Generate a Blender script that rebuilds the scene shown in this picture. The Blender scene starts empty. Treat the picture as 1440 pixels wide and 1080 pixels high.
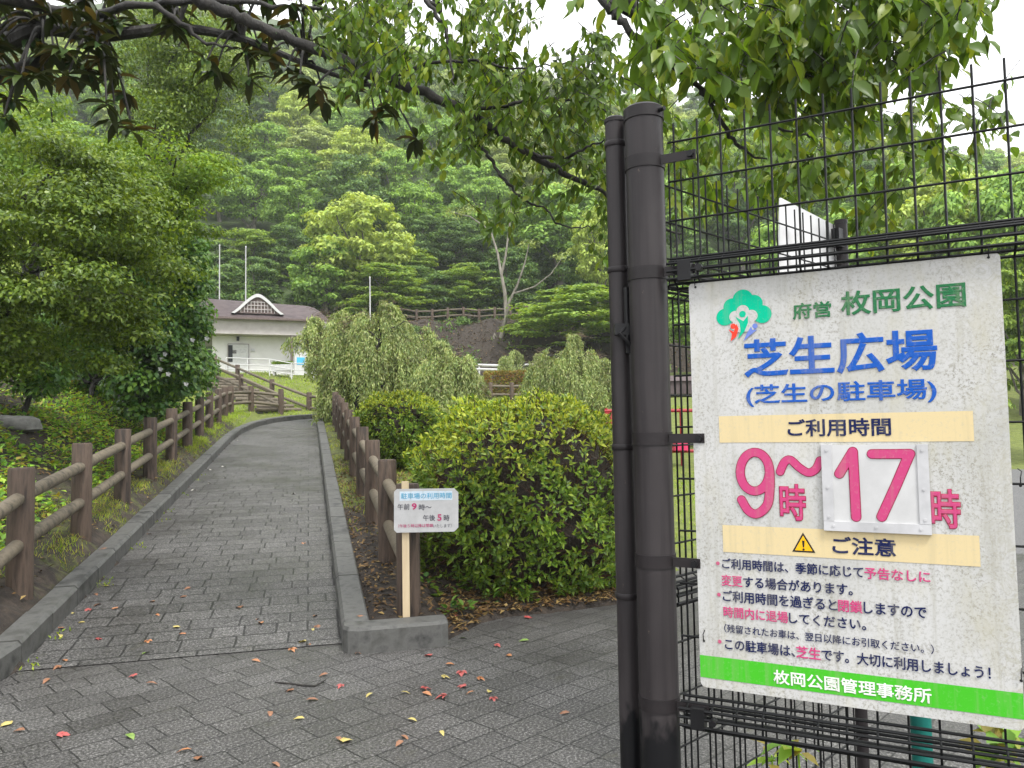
import bpy, math, random
import numpy as np
from math import sin, cos, pi, radians as R
random.seed(7); rng = np.random.default_rng(7)
scn = bpy.context.scene
COL = scn.collection

# ------------------------------------------------------------------ camera
F_PX, PITCH, ROLL, CAMZ = 1081.0, 0.05536, 0.01712, 1.5
cF = np.array([0, cos(PITCH), sin(PITCH)]); u0 = np.array([0, -sin(PITCH), cos(PITCH)]); r0 = np.array([1.0, 0, 0])
cR = cos(ROLL)*r0 - sin(ROLL)*u0; cU = cos(ROLL)*u0 + sin(ROLL)*r0
CAM = np.array([0, 0, CAMZ])
from mathutils import Matrix, Vector
cd = bpy.data.cameras.new('camera'); cam = bpy.data.objects.new('camera', cd); COL.objects.link(cam)
cd.sensor_width = 36; cd.lens = 36*F_PX/1440; cd.clip_start = 0.05; cd.clip_end = 2000
M4 = Matrix.Identity(4)
for i in range(3):
    M4[i][0] = cR[i]; M4[i][1] = cU[i]; M4[i][2] = -cF[i]; M4[i][3] = CAM[i]
cam.matrix_world = M4; scn.camera = cam

# ------------------------------------------------------------------ light
SUN_EL, SUN_AZ = R(58), R(150)          # azimuth measured clockwise from +Y
w = bpy.data.worlds.new('World'); scn.world = w; w.use_nodes = True
nt = w.node_tree; nt.nodes.clear()
sky = nt.nodes.new('ShaderNodeTexSky'); sky.sky_type = 'NISHITA'; sky.sun_disc = False
sky.sun_elevation = SUN_EL; sky.sun_rotation = SUN_AZ; sky.dust_density = 4.0; sky.air_density = 1.0; sky.ozone_density = 1.0
hs = nt.nodes.new('ShaderNodeHueSaturation'); hs.inputs['Saturation'].default_value = 0.12; hs.inputs['Value'].default_value = 1.0
mx = nt.nodes.new('ShaderNodeMixRGB'); mx.inputs[0].default_value = 0.75; mx.inputs[2].default_value = (9.5, 9.6, 9.8, 1)
bg = nt.nodes.new('ShaderNodeBackground'); bg.inputs['Strength'].default_value = 0.105
ow = nt.nodes.new('ShaderNodeOutputWorld')
nt.links.new(sky.outputs[0], hs.inputs['Color']); nt.links.new(hs.outputs[0], mx.inputs[1])
nt.links.new(mx.outputs[0], bg.inputs[0]); nt.links.new(bg.outputs[0], ow.inputs[0])
sd = bpy.data.lights.new('sun', 'SUN'); sd.energy = 1.5; sd.angle = R(12); sd.color = (1, 0.97, 0.92)
so = bpy.data.objects.new('sun', sd); COL.objects.link(so)
sdir = Vector((sin(SUN_AZ)*cos(SUN_EL), cos(SUN_AZ)*cos(SUN_EL), sin(SUN_EL)))
so.rotation_euler = sdir.to_track_quat('Z', 'Y').to_euler(); so.location = sdir*40
scn.view_settings.view_transform = 'Standard'; scn.view_settings.look = 'None'
scn.view_settings.exposure = 1.32; scn.view_settings.gamma = 1; scn.view_settings.use_curve_mapping = False
scn.cycles.use_denoising = True
scn.cycles.max_bounces = 6; scn.cycles.diffuse_bounces = 3; scn.cycles.glossy_bounces = 2
scn.cycles.transmission_bounces = 4; scn.cycles.volume_bounces = 1; scn.cycles.transparent_max_bounces = 8

# ------------------------------------------------------------------ projection helpers
def ray(px, py):
    v = cF + cR*(px-720)/F_PX - cU*(py-540)/F_PX
    return v
def D(px, py, d):                       # world point seen at photo pixel px,py and lying d metres ahead
    v = ray(px, py); return CAM + v*(d/v[1])
def smooth(a, b, x):
    k = np.clip((np.asarray(x, float)-a)/(b-a), 0, 1); return k*k*(3-2*k)

# ------------------------------------------------------------------ terrain heights
P0 = np.array([-1.22, 5.46]); UA = np.array([-.255, .967]); VA = np.array([.967, .255])
def st(x, y):
    rx = np.asarray(x, float)-P0[0]; ry = np.asarray(y, float)-P0[1]
    return rx*UA[0]+ry*UA[1], rx*VA[0]+ry*VA[1]
def xy(s, t):
    return P0[0]+UA[0]*s+VA[0]*t, P0[1]+UA[1]*s+VA[1]*t
def ramp(s):
    s = np.asarray(s, float)
    return np.where(s < 0, 0, np.where(s < 21.5, .09*s, np.minimum(1.935+(s-21.5)*.19, 4.2)))
def tleft(s):
    return np.interp(s, [-1, 14, 16, 18, 19.5, 20.6, 21.2, 21.5], [-2.02, -2.02, -1.95, -1.7, -1.25, -.5, .5, 3])
def inpoly(x, y, poly):
    x = np.asarray(x, float); y = np.asarray(y, float); c = np.zeros(x.shape, bool); n = len(poly)
    for i in range(n):
        x1, y1 = poly[i]; x2, y2 = poly[i-1]
        if y1 == y2: continue
        k = ((y1 > y) != (y2 > y)) & (x < (x2-x1)*(y-y1)/(y2-y1)+x1); c ^= k
    return c
kl = [xy(0, -2.02), xy(-.2, -2.05), xy(-.42, -2.2), xy(-.6, -2.55), xy(-.72, -3.2), xy(-.8, -5), xy(-.8, -14)]
PAVE = [(14, -8), (14, 8.6), (1.75, 8.6), (1.3, 6.75), (.5, 6.35), (-.2, 6.12)] + [xy(-.13, .72), xy(-.13, .03), xy(.06, .03), xy(.06, -2.0)] + kl + [(-16, -8)]
def nz(x, y):
    return np.sin(x*.31+1.3*np.sin(y*.17))*.5+np.sin(y*.23+x*.11)*.5
def H(x, y):
    x = np.asarray(x, float); y = np.asarray(y, float); s, t = st(x, y)
    hp = ramp(s)
    hr = np.interp(y, [8, 14, 27, 35, 38.5, 42.5], [0, .5, 1.77, 2.66, 3.2, 4.35])*(1-smooth(.24, .5, x/np.maximum(y, 4))*(1-smooth(22, 40, y)))
    wr = smooth(.9, 5, t)
    right = (hp+.12*smooth(0, .3, t)*np.where(t < .7, smooth(-.3, -.1, s), smooth(.3, 2.2, s)))*(1-wr)+hr*wr
    fade = (1-smooth(17, 24, s))*smooth(-3, .3, s)
    lt = np.maximum(0, -2.2-t)
    bank = .15+np.interp(lt, [0, .05, .14, .3, .55, 4.5, 12, 40], [-.05, -.02, .12, .145, .18, 1.9, 4.2, 7])
    left = hp+np.where(t < -2.02, .15*smooth(-.6, .1, s)+(bank-.15)*fade, 0)
    h = np.where(t < -1, left, right)
    ang = x/np.maximum(y, 5)
    hf = np.interp(ang, [-.9, -.4, 0, .25, .6, .9], [.72, .72, .58, .5, .38, .34])
    h = h+np.where(y > 40, 4.3*smooth(45.5, 51, y)*smooth(-14, -10, x), 0)+np.where(y > 40, 4.3*smooth(47, 58, y)*(1-smooth(-14, -10, x)), 0)
    h = h+np.maximum(0, y-57)*hf+np.where(y > 58, nz(x, y)*1.2, 0)*smooth(58, 75, y)
    h = h+np.where((y > 44) & (y < 56), .3*nz(x*4.1+2, y*5.3)*np.sin(x*1.9), 0)*smooth(44, 46.5, y)*(1-smooth(51, 54, y))
    h = h+np.where((y > 8) & (np.abs(t) > 3.2), .06*nz(x*5, y*5), 0)
    return h
def onpath(x, y):
    s, t = st(x, y); return (s >= 0) & (s < 21.4) & (t > tleft(s)-.05) & (t < np.where(s < 19.3, .05, 4))
def SURF(x, y):
    return np.where(inpoly(x, y, PAVE), 0.0, np.where(onpath(x, y), ramp(st(x, y)[0]), H(x, y)))
def G(px, py, up=0.0):                   # where the ray through a photo pixel meets the ground
    v = ray(px, py); ts = np.arange(2.0, 160, .02)/v[1]
    p = CAM[None]+v[None]*ts[:, None]; k = np.nonzero(p[:, 2] <= SURF(p[:, 0], p[:, 1])+up)[0]
    return p[k[0]] if len(k) else p[-1]

# ------------------------------------------------------------------ object helpers
WL = {}
def wl(o):
    p = np.zeros(3)
    while o is not None:
        p = p+np.array(o.location); o = o.parent
    return p
def tag(o, label=None, cat=None, group=None, kind=None):
    if label: o['label'] = label
    if cat: o['category'] = cat
    if group: o['group'] = group
    if kind: o['kind'] = kind
    return o
def thing(name, label, cat, loc=(0, 0, 0), group=None):
    o = bpy.data.objects.new(name, None); COL.objects.link(o); o.location = tuple(float(v) for v in loc); o.empty_display_size = .1
    return tag(o, label, cat, group)
class MB:
    def __init__(s): s.v = []; s.f = []; s.n = 0
    def add(s, v, f):
        v = np.asarray(v, float).reshape(-1, 3); s.v.append(v)
        s.f += [tuple(i+s.n for i in q) for q in f]; s.n += len(v); return s
    def box(s, c, sz, ax=None, ay=None, az=None, taper=1.0):
        ax = np.array([1, 0, 0.]) if ax is None else np.asarray(ax, float); az = np.array([0, 0, 1.]) if az is None else np.asarray(az, float)
        ay = np.cross(az, ax) if ay is None else np.asarray(ay, float)
        c = np.asarray(c, float); h = np.array(sz)/2
        v = [c+ax*i*h[0]*(taper if k > 0 else 1)+ay*j*h[1]*(taper if k > 0 else 1)+az*k*h[2] for k in (-1, 1) for j in (-1, 1) for i in (-1, 1)]
        return s.add(v, [(0, 2, 3, 1), (4, 5, 7, 6), (0, 1, 5, 4), (2, 6, 7, 3), (0, 4, 6, 2), (1, 3, 7, 5)])
    def tube(s, pts, r, n=8, cap=True):
        pts = np.asarray(pts, float); m = len(pts); r = np.full(m, r) if np.isscalar(r) else np.asarray(r, float)
        tg = np.gradient(pts, axis=0); tg /= np.linalg.norm(tg, axis=1)[:, None]+1e-12
        a = np.array([0, 0, 1.]) if abs(tg[0][2]) < .9 else np.array([1., 0, 0]); vs = []
        nrm = np.cross(tg[0], a); nrm /= np.linalg.norm(nrm)
        ang = np.arange(n)*2*pi/n
        for i in range(m):
            nrm = nrm-tg[i]*np.dot(nrm, tg[i]); nrm /= np.linalg.norm(nrm)+1e-12; b = np.cross(tg[i], nrm)
            vs.append(pts[i]+r[i]*(np.cos(ang)[:, None]*nrm+np.sin(ang)[:, None]*b))
        f = [(i*n+j, i*n+(j+1) % n, (i+1)*n+(j+1) % n, (i+1)*n+j) for i in range(m-1) for j in range(n)]
        if cap: f += [tuple(range(n-1, -1, -1)), tuple((m-1)*n+j for j in range(n))]
        return s.add(np.concatenate(vs), f)
    def prof(s, c, zr, n=20):           # vertical lathe at c: list of (z, r)
        c = np.asarray(c, float); ang = np.arange(n)*2*pi/n; vs = []
        for z, r in zr: vs.append(np.stack([c[0]+r*np.cos(ang), c[1]+r*np.sin(ang), np.full(n, c[2]+z)], -1))
        m = len(zr); f = [(i*n+j, i*n+(j+1) % n, (i+1)*n+(j+1) % n, (i+1)*n+j) for i in range(m-1) for j in range(n)]
        f += [tuple(range(n-1, -1, -1)), tuple((m-1)*n+j for j in range(n))]
        return s.add(np.concatenate(vs), f)
    def build(s, name, m, parent=None, smooth=False, loc=None):
        me = bpy.data.meshes.new(name); v = np.concatenate(s.v)
        base = wl(parent) if parent is not None else (np.zeros(3) if loc is None else np.asarray(loc, float))
        me.from_pydata((v-base).tolist(), [], s.f); me.materials.append(m)
        o = bpy.data.objects.new(name, me); COL.objects.link(o); o.parent = parent
        if parent is None: o.location = tuple(base)
        if smooth:
            me.polygons.foreach_set('use_smooth', [True]*len(me.polygons))
            try: me.set_sharp_from_angle(angle=R(40))
            except Exception: pass
        return o

TPL = {
 'far': (np.array([(0, 0, 0), (.5, .45, .13), (0, 1, -.05), (-.5, .45, .13)]), [(0, 1, 2, 3)]),
 'mid': (np.array([(0, 0, 0), (.5, .42, .1), (0, 1, -.12), (-.5, .42, .1), (0, .5, 0)]), [(0, 1, 2, 4), (0, 4, 2, 3)]),
 'near': (np.array([(-.03, 0, 0), (0, 0, 0), (.03, 0, 0), (-.42, .27, .07), (0, .28, 0), (.42, .27, .07), (-.4, .62, .04), (0, .64, -.03), (.4, .62, .04),
                    (-.02, 1, -.16), (0, 1, -.17), (.02, 1, -.16)]), [(0, 1, 4, 3), (1, 2, 5, 4), (3, 4, 7, 6), (4, 5, 8, 7), (6, 7, 10, 9), (7, 8, 11, 10)]),
 'blade': (np.array([(-.5, 0, 0), (.5, 0, 0), (.3, .6, -.08), (-.3, .6, -.08), (0, 1, -.3), (0.02, 1, -.3)]), [(0, 1, 2, 3), (3, 2, 5, 4)]),
}
def unit(v): return v/(np.linalg.norm(v, axis=-1, keepdims=True)+1e-9)
def rdir(n): return unit(rng.normal(size=(n, 3)))
class LB:
    def __init__(s): s.v = []; s.f = []; s.n = 0
    def add(s, P, Dr, N, L, W, tpl='far'):
        P = np.asarray(P, float); n = len(P)
        if n == 0: return s
        y = unit(np.asarray(Dr, float)); x = unit(np.cross(y, np.asarray(N, float)+1e-4)); z = np.cross(x, y)
        L = np.broadcast_to(np.asarray(L, float), (n,)); W = np.broadcast_to(np.asarray(W, float), (n,)); T, Fc = TPL[tpl]; k = len(T)
        v = P[:, None]+x[:, None]*(T[None, :, 0:1]*W[:, None, None])+y[:, None]*(T[None, :, 1:2]*L[:, None, None])+z[:, None]*(T[None, :, 2:3]*L[:, None, None])
        fc = (np.arange(n)[:, None, None]*k+np.array(Fc)[None]).reshape(-1, 4)+s.n
        s.v.append(v.reshape(-1, 3)); s.f.append(fc); s.n += n*k; return s
    def build(s, name, m, parent=None, loc=None):
        v = np.concatenate(s.v); f = np.concatenate(s.f).astype(np.int32)
        base = wl(parent) if parent is not None else (np.zeros(3) if loc is None else np.asarray(loc, float))
        me = bpy.data.meshes.new(name); me.vertices.add(len(v)); me.vertices.foreach_set('co', (v-base).astype(np.float32).ravel())
        me.loops.add(f.size); me.loops.foreach_set('vertex_index', f.ravel()); me.polygons.add(len(f))
        me.polygons.foreach_set('loop_start', np.arange(0, f.size, 4, dtype=np.int32)); me.update(calc_edges=True); me.validate()
        me.materials.append(m)
        o = bpy.data.objects.new(name, me); COL.objects.link(o); o.parent = parent
        if parent is None: o.location = tuple(base)
        return o
def copy_tree(o, parent=None):
    c = o.copy(); COL.objects.link(c); c.parent = parent
    for ch in list(o.children): copy_tree(ch, c)
    return c

# ------------------------------------------------------------------ materials
def newmat(name, rough=.6, col=(.5, .5, .5), metal=0, spec=.5):
    m = bpy.data.materials.new(name); m.use_nodes = True; nt = m.node_tree; b = nt.nodes['Principled BSDF']
    b.inputs['Roughness'].default_value = rough; b.inputs['Base Color'].default_value = (*col, 1); b.inputs['Metallic'].default_value = metal
    b.inputs['Specular IOR Level'].default_value = spec
    return m, nt, b
def N(nt, t, **k):
    n = nt.nodes.new(t)
    for a, v in k.items():
        if a in n.inputs: n.inputs[a].default_value = v
        else: setattr(n, a, v)
    return n
def coords(nt, scale=(1, 1, 1), rot=(0, 0, 0), loc=(0, 0, 0)):
    tc = N(nt, 'ShaderNodeTexCoord'); mp = N(nt, 'ShaderNodeMapping'); mp.inputs['Scale'].default_value = scale
    mp.inputs['Rotation'].default_value = rot; mp.inputs['Location'].default_value = loc
    nt.links.new(tc.outputs['Object'], mp.inputs['Vector']); return mp.outputs[0]
def noise(nt, vec, scale, detail=4, rough=.55):
    n = N(nt, 'ShaderNodeTexNoise'); n.inputs['Scale'].default_value = scale; n.inputs['Detail'].default_value = detail; n.inputs['Roughness'].default_value = rough
    nt.links.new(vec, n.inputs['Vector']); return n.outputs['Fac']
def rampn(nt, fac, stops):
    r = N(nt, 'ShaderNodeValToRGB'); e = r.color_ramp.elements
    while len(e) < len(stops): e.new(.5)
    for i, (p, c) in enumerate(stops): e[i].position = p; e[i].color = (*c, 1) if len(c) == 3 else c
    nt.links.new(fac, r.inputs[0]); return r.outputs[0]
def mixc(nt, fac, a, b, mode='MIX'):
    m = N(nt, 'ShaderNodeMixRGB', blend_type=mode)
    for i, v in ((0, fac), (1, a), (2, b)):
        if isinstance(v, (int, float)): m.inputs[i].default_value = v
        elif isinstance(v, tuple): m.inputs[i].default_value = (*v, 1)
        else: nt.links.new(v, m.inputs[i])
    return m.outputs[0]
def bump(nt, b, h, strength=.5, dist=.01):
    n = N(nt, 'ShaderNodeBump'); n.inputs['Strength'].default_value = strength; n.inputs['Distance'].default_value = dist
    nt.links.new(h, n.inputs['Height']); nt.links.new(n.outputs[0], b.inputs['Normal'])
def g(v): return (v, v, v)
def mottled(name, c1, c2, scale=8, rough=.6, bs=.3, bd=.005, stretch=(1, 1, 1), metal=0, spec=.5, c3=None, var=0, isl=False):
    m, nt, b = newmat(name, rough, metal=metal, spec=spec); v = coords(nt, stretch)
    f = noise(nt, v, scale, 6, .62)
    if var:
        oi = N(nt, 'ShaderNodeNewGeometry' if isl else 'ShaderNodeObjectInfo'); mm = N(nt, 'ShaderNodeMath', operation='MULTIPLY_ADD'); mm.inputs[1].default_value = var; nt.links.new(oi.outputs['Random Per Island' if isl else 'Random'], mm.inputs[0]); nt.links.new(f, mm.inputs[2])
        m3 = N(nt, 'ShaderNodeMath', operation='SUBTRACT'); nt.links.new(mm.outputs[0], m3.inputs[0]); m3.inputs[1].default_value = var/2; f = m3.outputs[0]
    st_ = [(.3, c1), (.7, c2)] if c3 is None else [(.28, c1), (.5, c2), (.72, c3)]
    nt.links.new(rampn(nt, f, st_), b.inputs['Base Color']); bump(nt, b, f, bs, bd); return m
def leafmat(name, cols, rough=.42, trans=.35, back=None, spec=.28, tint=(1.35, 1.25, .45), gain=1.9):
    m, nt, b = newmat(name, rough, spec=spec); geo = N(nt, 'ShaderNodeNewGeometry'); n = len(cols)
    c = rampn(nt, geo.outputs['Random Per Island'], [((i+.5)/n, x) for i, x in enumerate(cols)])
    v = coords(nt); f = noise(nt, v, 1.1, 2); k = rampn(nt, f, [(.3, g(.72)), (.7, g(1.3))])
    c = mixc(nt, 1.0, c, k, 'MULTIPLY')
    c = mixc(nt, 1.0, c, (gain*1.08, gain, gain*.7), 'MULTIPLY')
    if back: c = mixc(nt, geo.outputs['Backfacing'], c, rampn(nt, geo.outputs['Random Per Island'], [(.72, (.03, .042, .014)), (.84, back)]))
    nt.links.new(c, b.inputs['Base Color'])
    t = N(nt, 'ShaderNodeBsdfTranslucent'); nt.links.new(mixc(nt, 1.0, c, tint, 'MULTIPLY'), t.inputs['Color'])
    ms = N(nt, 'ShaderNodeMixShader'); ms.inputs[0].default_value = trans; out = nt.nodes['Material Output']
    nt.links.new(b.outputs[0], ms.inputs[1]); nt.links.new(t.outputs[0], ms.inputs[2]); nt.links.new(ms.outputs[0], out.inputs['Surface']); return m
def flat(name, col, rough=.5, dirt=.25, metal=0, spec=.2):
    m, nt, b = newmat(name, rough, metal=metal, spec=spec); v = coords(nt); f = noise(nt, v, 14, 5)
    d = tuple(x*(1-dirt) for x in col); nt.links.new(rampn(nt, f, [(.35, d), (.6, col)]), b.inputs['Base Color']); return m

MT = {}
def pavers(name, rot, bw, bh, dark, ms=.004):
    m, nt, b = newmat(name, .5, spec=.3); v = coords(nt, rot=(0, 0, rot))
    br = N(nt, 'ShaderNodeTexBrick'); br.offset = .37; br.squash = .62; br.squash_frequency = 3; br.inputs['Scale'].default_value = 1; br.inputs['Brick Width'].default_value = bw; br.inputs['Row Height'].default_value = bh
    br.inputs['Mortar Size'].default_value = ms; br.inputs['Mortar Smooth'].default_value = .25; br.inputs['Bias'].default_value = 0
    br.inputs['Color1'].default_value = (*g(.8), 1); br.inputs['Color2'].default_value = (*g(1.12), 1); br.inputs['Mortar'].default_value = (*g(.28), 1)
    wob = N(nt, 'ShaderNodeTexNoise'); wob.inputs['Scale'].default_value = 2.2
    nt.links.new(v, wob.inputs['Vector'])
    vm = N(nt, 'ShaderNodeVectorMath', operation='MULTIPLY_ADD'); vm.inputs[1].default_value = (.03, .03, 0)
    nt.links.new(wob.outputs['Color'], vm.inputs[0]); nt.links.new(v, vm.inputs[2]); nt.links.new(vm.outputs[0], br.inputs['Vector'])
    sp = noise(nt, v, 72, 5, .85); spk = rampn(nt, sp, [(.4, g(.25)), (.49, g(.8)), (.55, g(1.5)), (.62, g(3.4))])
    big = noise(nt, v, 1.1, 5, .65); base = rampn(nt, big, [(.3, (dark*.76, dark*.73, dark*.7)), (.52, (dark, dark*.97, dark*.93)), (.72, (dark*1.25, dark*1.22, dark*1.18))])
    c = mixc(nt, 1.0, mixc(nt, 1.0, base, spk, 'MULTIPLY'), br.outputs['Color'], 'MULTIPLY')
    moss = rampn(nt, noise(nt, v, 3.3, 5, .7), [(.62, g(0)), (.74, g(.5))])
    c = mixc(nt, moss, c, (dark*.75, dark*.72, dark*.42))
    nt.links.new(c, b.inputs['Base Color'])
    nt.links.new(rampn(nt, big, [(.3, g(.3)), (.7, g(.62))]), b.inputs['Roughness'])
    bl = mixc(nt, .35, br.outputs['Fac'], sp); inv = N(nt, 'ShaderNodeInvert'); nt.links.new(bl, inv.inputs['Color'])
    bump(nt, b, inv.outputs[0], .5, .004); return m
MT['pave'] = pavers('paver_diagonal', R(-45), .31, .19, .072, .005)
MT['path'] = pavers('paver_path', R(-14.8), .36, .22, .073, .0085)
MT['kerb'] = mottled('wet_concrete', (.028, .028, .027), (.09, .09, .085), 9, .6, .45, .008, c3=(.05, .05, .045), var=.22, isl=True)
MT['post'] = mottled('mock_log_brown', (.022, .015, .011), (.088, .06, .043), 22, .75, 1.0, .02, (1, 1, .12), c3=(.046, .031, .023), var=.2)
MT['rail'] = mottled('weathered_rail', (.04, .033, .022), (.14, .115, .08), 13, .75, .5, .01, c3=(.08, .066, .044), var=.2)
MT['bark'] = mottled('dark_bark', (.006, .006, .005), (.032, .028, .024), 16, .75, 1.0, .03, (1, 1, .3))
MT['bark2'] = mottled('grey_bark', (.05, .045, .038), (.2, .18, .15), 8, .8, .8, .03, (1, 1, .4))
MT['palebark'] = mottled('pale_bark', (.09, .078, .06), (.26, .24, .2), 5, .8, .5, .02, (1, 1, .4))
def postmetal():
    m, nt, b = newmat('brown_steel', .4, spec=.2); v = coords(nt); f = noise(nt, v, 3, 5); st2 = noise(nt, coords(nt, (30, 30, 1.2)), 1.5, 3)
    c = rampn(nt, f, [(.3, (.023, .02, .021)), (.7, (.042, .037, .038))])
    c = mixc(nt, rampn(nt, st2, [(.45, g(0)), (.72, g(.7))]), c, (.016, .014, .015))
    chip = rampn(nt, noise(nt, coords(nt, (1, 1, .6)), 60, 4, .7), [(.7, g(0)), (.73, g(.6))]); c = mixc(nt, chip, c, (.12, .09, .075))
    # rain-soaked foot: an irregular wet patch near the ground
    sx = N(nt, 'ShaderNodeSeparateXYZ'); nt.links.new(coords(nt), sx.inputs[0])
    ad = N(nt, 'ShaderNodeMath', operation='ADD'); nt.links.new(sx.outputs[2], ad.inputs[0])
    mu = N(nt, 'ShaderNodeMath', operation='MULTIPLY'); nt.links.new(noise(nt, coords(nt, (1, 1, .5)), 22, 3), mu.inputs[0]); mu.inputs[1].default_value = .22
    nt.links.new(mu.outputs[0], ad.inputs[1])
    wet = rampn(nt, ad.outputs[0], [(.83, g(1)), (.86, g(0))])
    c = mixc(nt, wet, c, (.007, .007, .008)); nt.links.new(c, b.inputs['Base Color'])
    nt.links.new(rampn(nt, f, [(.3, g(.3)), (.7, g(.48))]), b.inputs['Roughness']); return m
MT['steel'] = postmetal()
MT['band'] = flat('band_steel', (.022, .019, .02), .4)
MT['black'] = flat('black_fitting', (.012, .012, .013), .35)
MT['wire'] = flat('dark_wire', (.006, .0065, .007), .38)
MT['galv'] = flat('galvanised', (.5, .5, .51), .45, .2, 0)
MT['white'] = flat('white_paint', (.53, .53, .53), .5, .12)
MT['sheet'] = flat('white_sheet', (.72, .72, .72), .5, .16)
def boardmat():
    m, nt, b = newmat('weathered_board', .7, spec=.15); v = coords(nt)
    c = rampn(nt, noise(nt, v, 4, 5), [(.3, (.42, .42, .4)), (.7, (.53, .53, .525))])
    sp = rampn(nt, noise(nt, v, 150, 4, .8), [(.5, g(0)), (.62, g(.8))]); zone = rampn(nt, noise(nt, v, 7, 4), [(.35, g(.25)), (.65, g(1))])
    c = mixc(nt, mixc(nt, 1.0, sp, zone, 'MULTIPLY'), c, (.2, .19, .15))
    sx = N(nt, 'ShaderNodeSeparateXYZ'); nt.links.new(v, sx.inputs[0])
    wv = N(nt, 'ShaderNodeTexNoise'); wv.inputs['Scale'].default_value = 22; wv.inputs['Detail'].default_value = 3; wv.inputs['Distortion'].default_value = 1.5; nt.links.new(v, wv.inputs['Vector'])
    lich = rampn(nt, wv.outputs['Fac'], [(.44, g(0)), (.49, g(1)), (.52, g(0)), (.6, g(.6)), (.65, g(0))])
    edge = rampn(nt, sx.outputs[0], [(.45, g(0)), (.64, g(1))])
    c = mixc(nt, mixc(nt, 1.0, lich, edge, 'MULTIPLY'), c, (.36, .35, .29))
    alg = rampn(nt, noise(nt, coords(nt, (1, 1, .35)), 16, 5, .7), [(.5, g(0)), (.75, g(.55))])
    c = mixc(nt, alg, c, (.42, .4, .3))
    dr = rampn(nt, noise(nt, coords(nt, (34, 34, 1.6)), 1, 4, .7), [(.54, g(0)), (.72, g(.55))]); c = mixc(nt, dr, c, (.3, .29, .24))
    nt.links.new(c, b.inputs['Base Color']); return m
MT['board'] = boardmat()
def paint(name, col, amt=.5):
    m, nt, b = newmat(name, .7, spec=.12); v = coords(nt); sp = rampn(nt, noise(nt, v, 110, 3, .75), [(.55, g(0)), (.7, g(amt))])
    dr = rampn(nt, noise(nt, coords(nt, (34, 34, 1.6)), 1, 4, .7), [(.5, g(0)), (.74, g(.32))])
    nt.links.new(mixc(nt, dr, mixc(nt, sp, col, (.4, .38, .31)), (.3, .28, .2)), b.inputs['Base Color']); return m
MT['p_green'] = paint('letter_green', (.022, .14, .055), .3); MT['p_blue'] = paint('letter_blue', (.012, .085, .38), .25)
MT['p_navy'] = paint('letter_navy', (.01, .016, .07), .2); MT['p_pink'] = paint('letter_pink', (.48, .055, .17), .2)
MT['p_red'] = paint('letter_outline', (.3, .02, .06), .2); MT['p_band'] = paint('cream_band', (.6, .49, .28), .35)
MT['p_lime'] = paint('lime_band', (.055, .42, .02), .15); MT['p_white'] = paint('letter_white', (.7, .72, .68), .6)
MT['p_teal'] = paint('logo_green', (.0, .42, .24), .1); MT['p_lred'] = paint('logo_red', (.75, .05, .03), .1); MT['p_lblue'] = paint('logo_blue', (.14, .2, .52), .1)
MT['p_yel'] = paint('warning_yellow', (.8, .42, .01), .15); MT['p_black'] = paint('warning_black', (.02, .02, .02), .2)
MT['p_gray'] = paint('letter_grey', (.1, .1, .12), .1); MT['p_sky'] = paint('letter_sky_blue', (.12, .4, .6), .1); MT['p_pale'] = paint('pale_blue_strip', (.6, .7, .78), .1)
MT['stake'] = mottled('pale_timber', (.5, .38, .22), (.68, .56, .38), 12, .6, .2, .003, (1, 1, .15))
MT['teal'] = flat('teal_pipe', (.02, .2, .17), .4)
MT['red'] = flat('red_paint', (.3, .03, .035), .4)
# foliage
MT['camphor'] = leafmat('camphor_leaf', [(.03, .06, .014), (.045, .09, .018), (.065, .12, .022), (.04, .075, .018), (.1, .14, .028)], .36, .48)
MT['magnolia'] = leafmat('magnolia_leaf', [(.012, .03, .012), (.02, .045, .015), (.03, .05, .016)], .3, .3, back=(.085, .065, .02), tint=(1.1, .95, .4))
MT['azalea'] = leafmat('azalea_leaf', [(.03, .06, .014), (.05, .1, .02), (.085, .15, .026), (.12, .17, .03), (.04, .075, .02)], .34, .3)
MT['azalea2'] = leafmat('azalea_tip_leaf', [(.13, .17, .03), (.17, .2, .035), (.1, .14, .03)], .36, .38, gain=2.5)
MT['twig'] = leafmat('red_twig', [(.055, .026, .02), (.09, .045, .032), (.035, .018, .015)], .6, .05, gain=1)
MT['hib'] = leafmat('hibiscus_leaf', [(.018, .05, .016), (.03, .075, .022), (.045, .1, .03), (.066, .125, .028)], .3, .34, gain=2.1)
MT['olive'] = leafmat('olive_green_leaf', [(.03, .055, .012), (.05, .085, .016), (.08, .12, .02), (.11, .15, .025), (.04, .07, .016)], .4, .4)
MT['olive2'] = leafmat('bank_tree_leaf', [(.022, .042, .01), (.036, .064, .013), (.055, .09, .017), (.075, .11, .02), (.03, .055, .012)], .3, .38, gain=2.4)
MT['bright'] = leafmat('bright_leaf', [(.045, .09, .018), (.065, .12, .022), (.095, .15, .028)], .42, .42)
MT['weep'] = leafmat('weeping_leaf', [(.035, .055, .026), (.06, .085, .04), (.095, .122, .065), (.09, .1, .062), (.05, .074, .032)], .4, .3, gain=3.7)
MT['deadtwig'] = leafmat('bare_twig', [(.1, .08, .07), (.15, .12, .11)], .7, .0, gain=1)
MT['grass'] = leafmat('grass_blade', [(.07, .12, .02), (.11, .17, .025), (.16, .2, .04), (.2, .2, .06)], .5, .4)
MT['grass2'] = leafmat('meadow_blade', [(.09, .15, .02), (.13, .21, .028), (.18, .24, .04)], .5, .4)
MT['cover'] = leafmat('ground_cover_leaf', [(.03, .075, .018), (.05, .11, .025), (.08, .16, .03), (.13, .2, .035), (.1, .09, .03)], .45, .4, gain=2.7)
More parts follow.
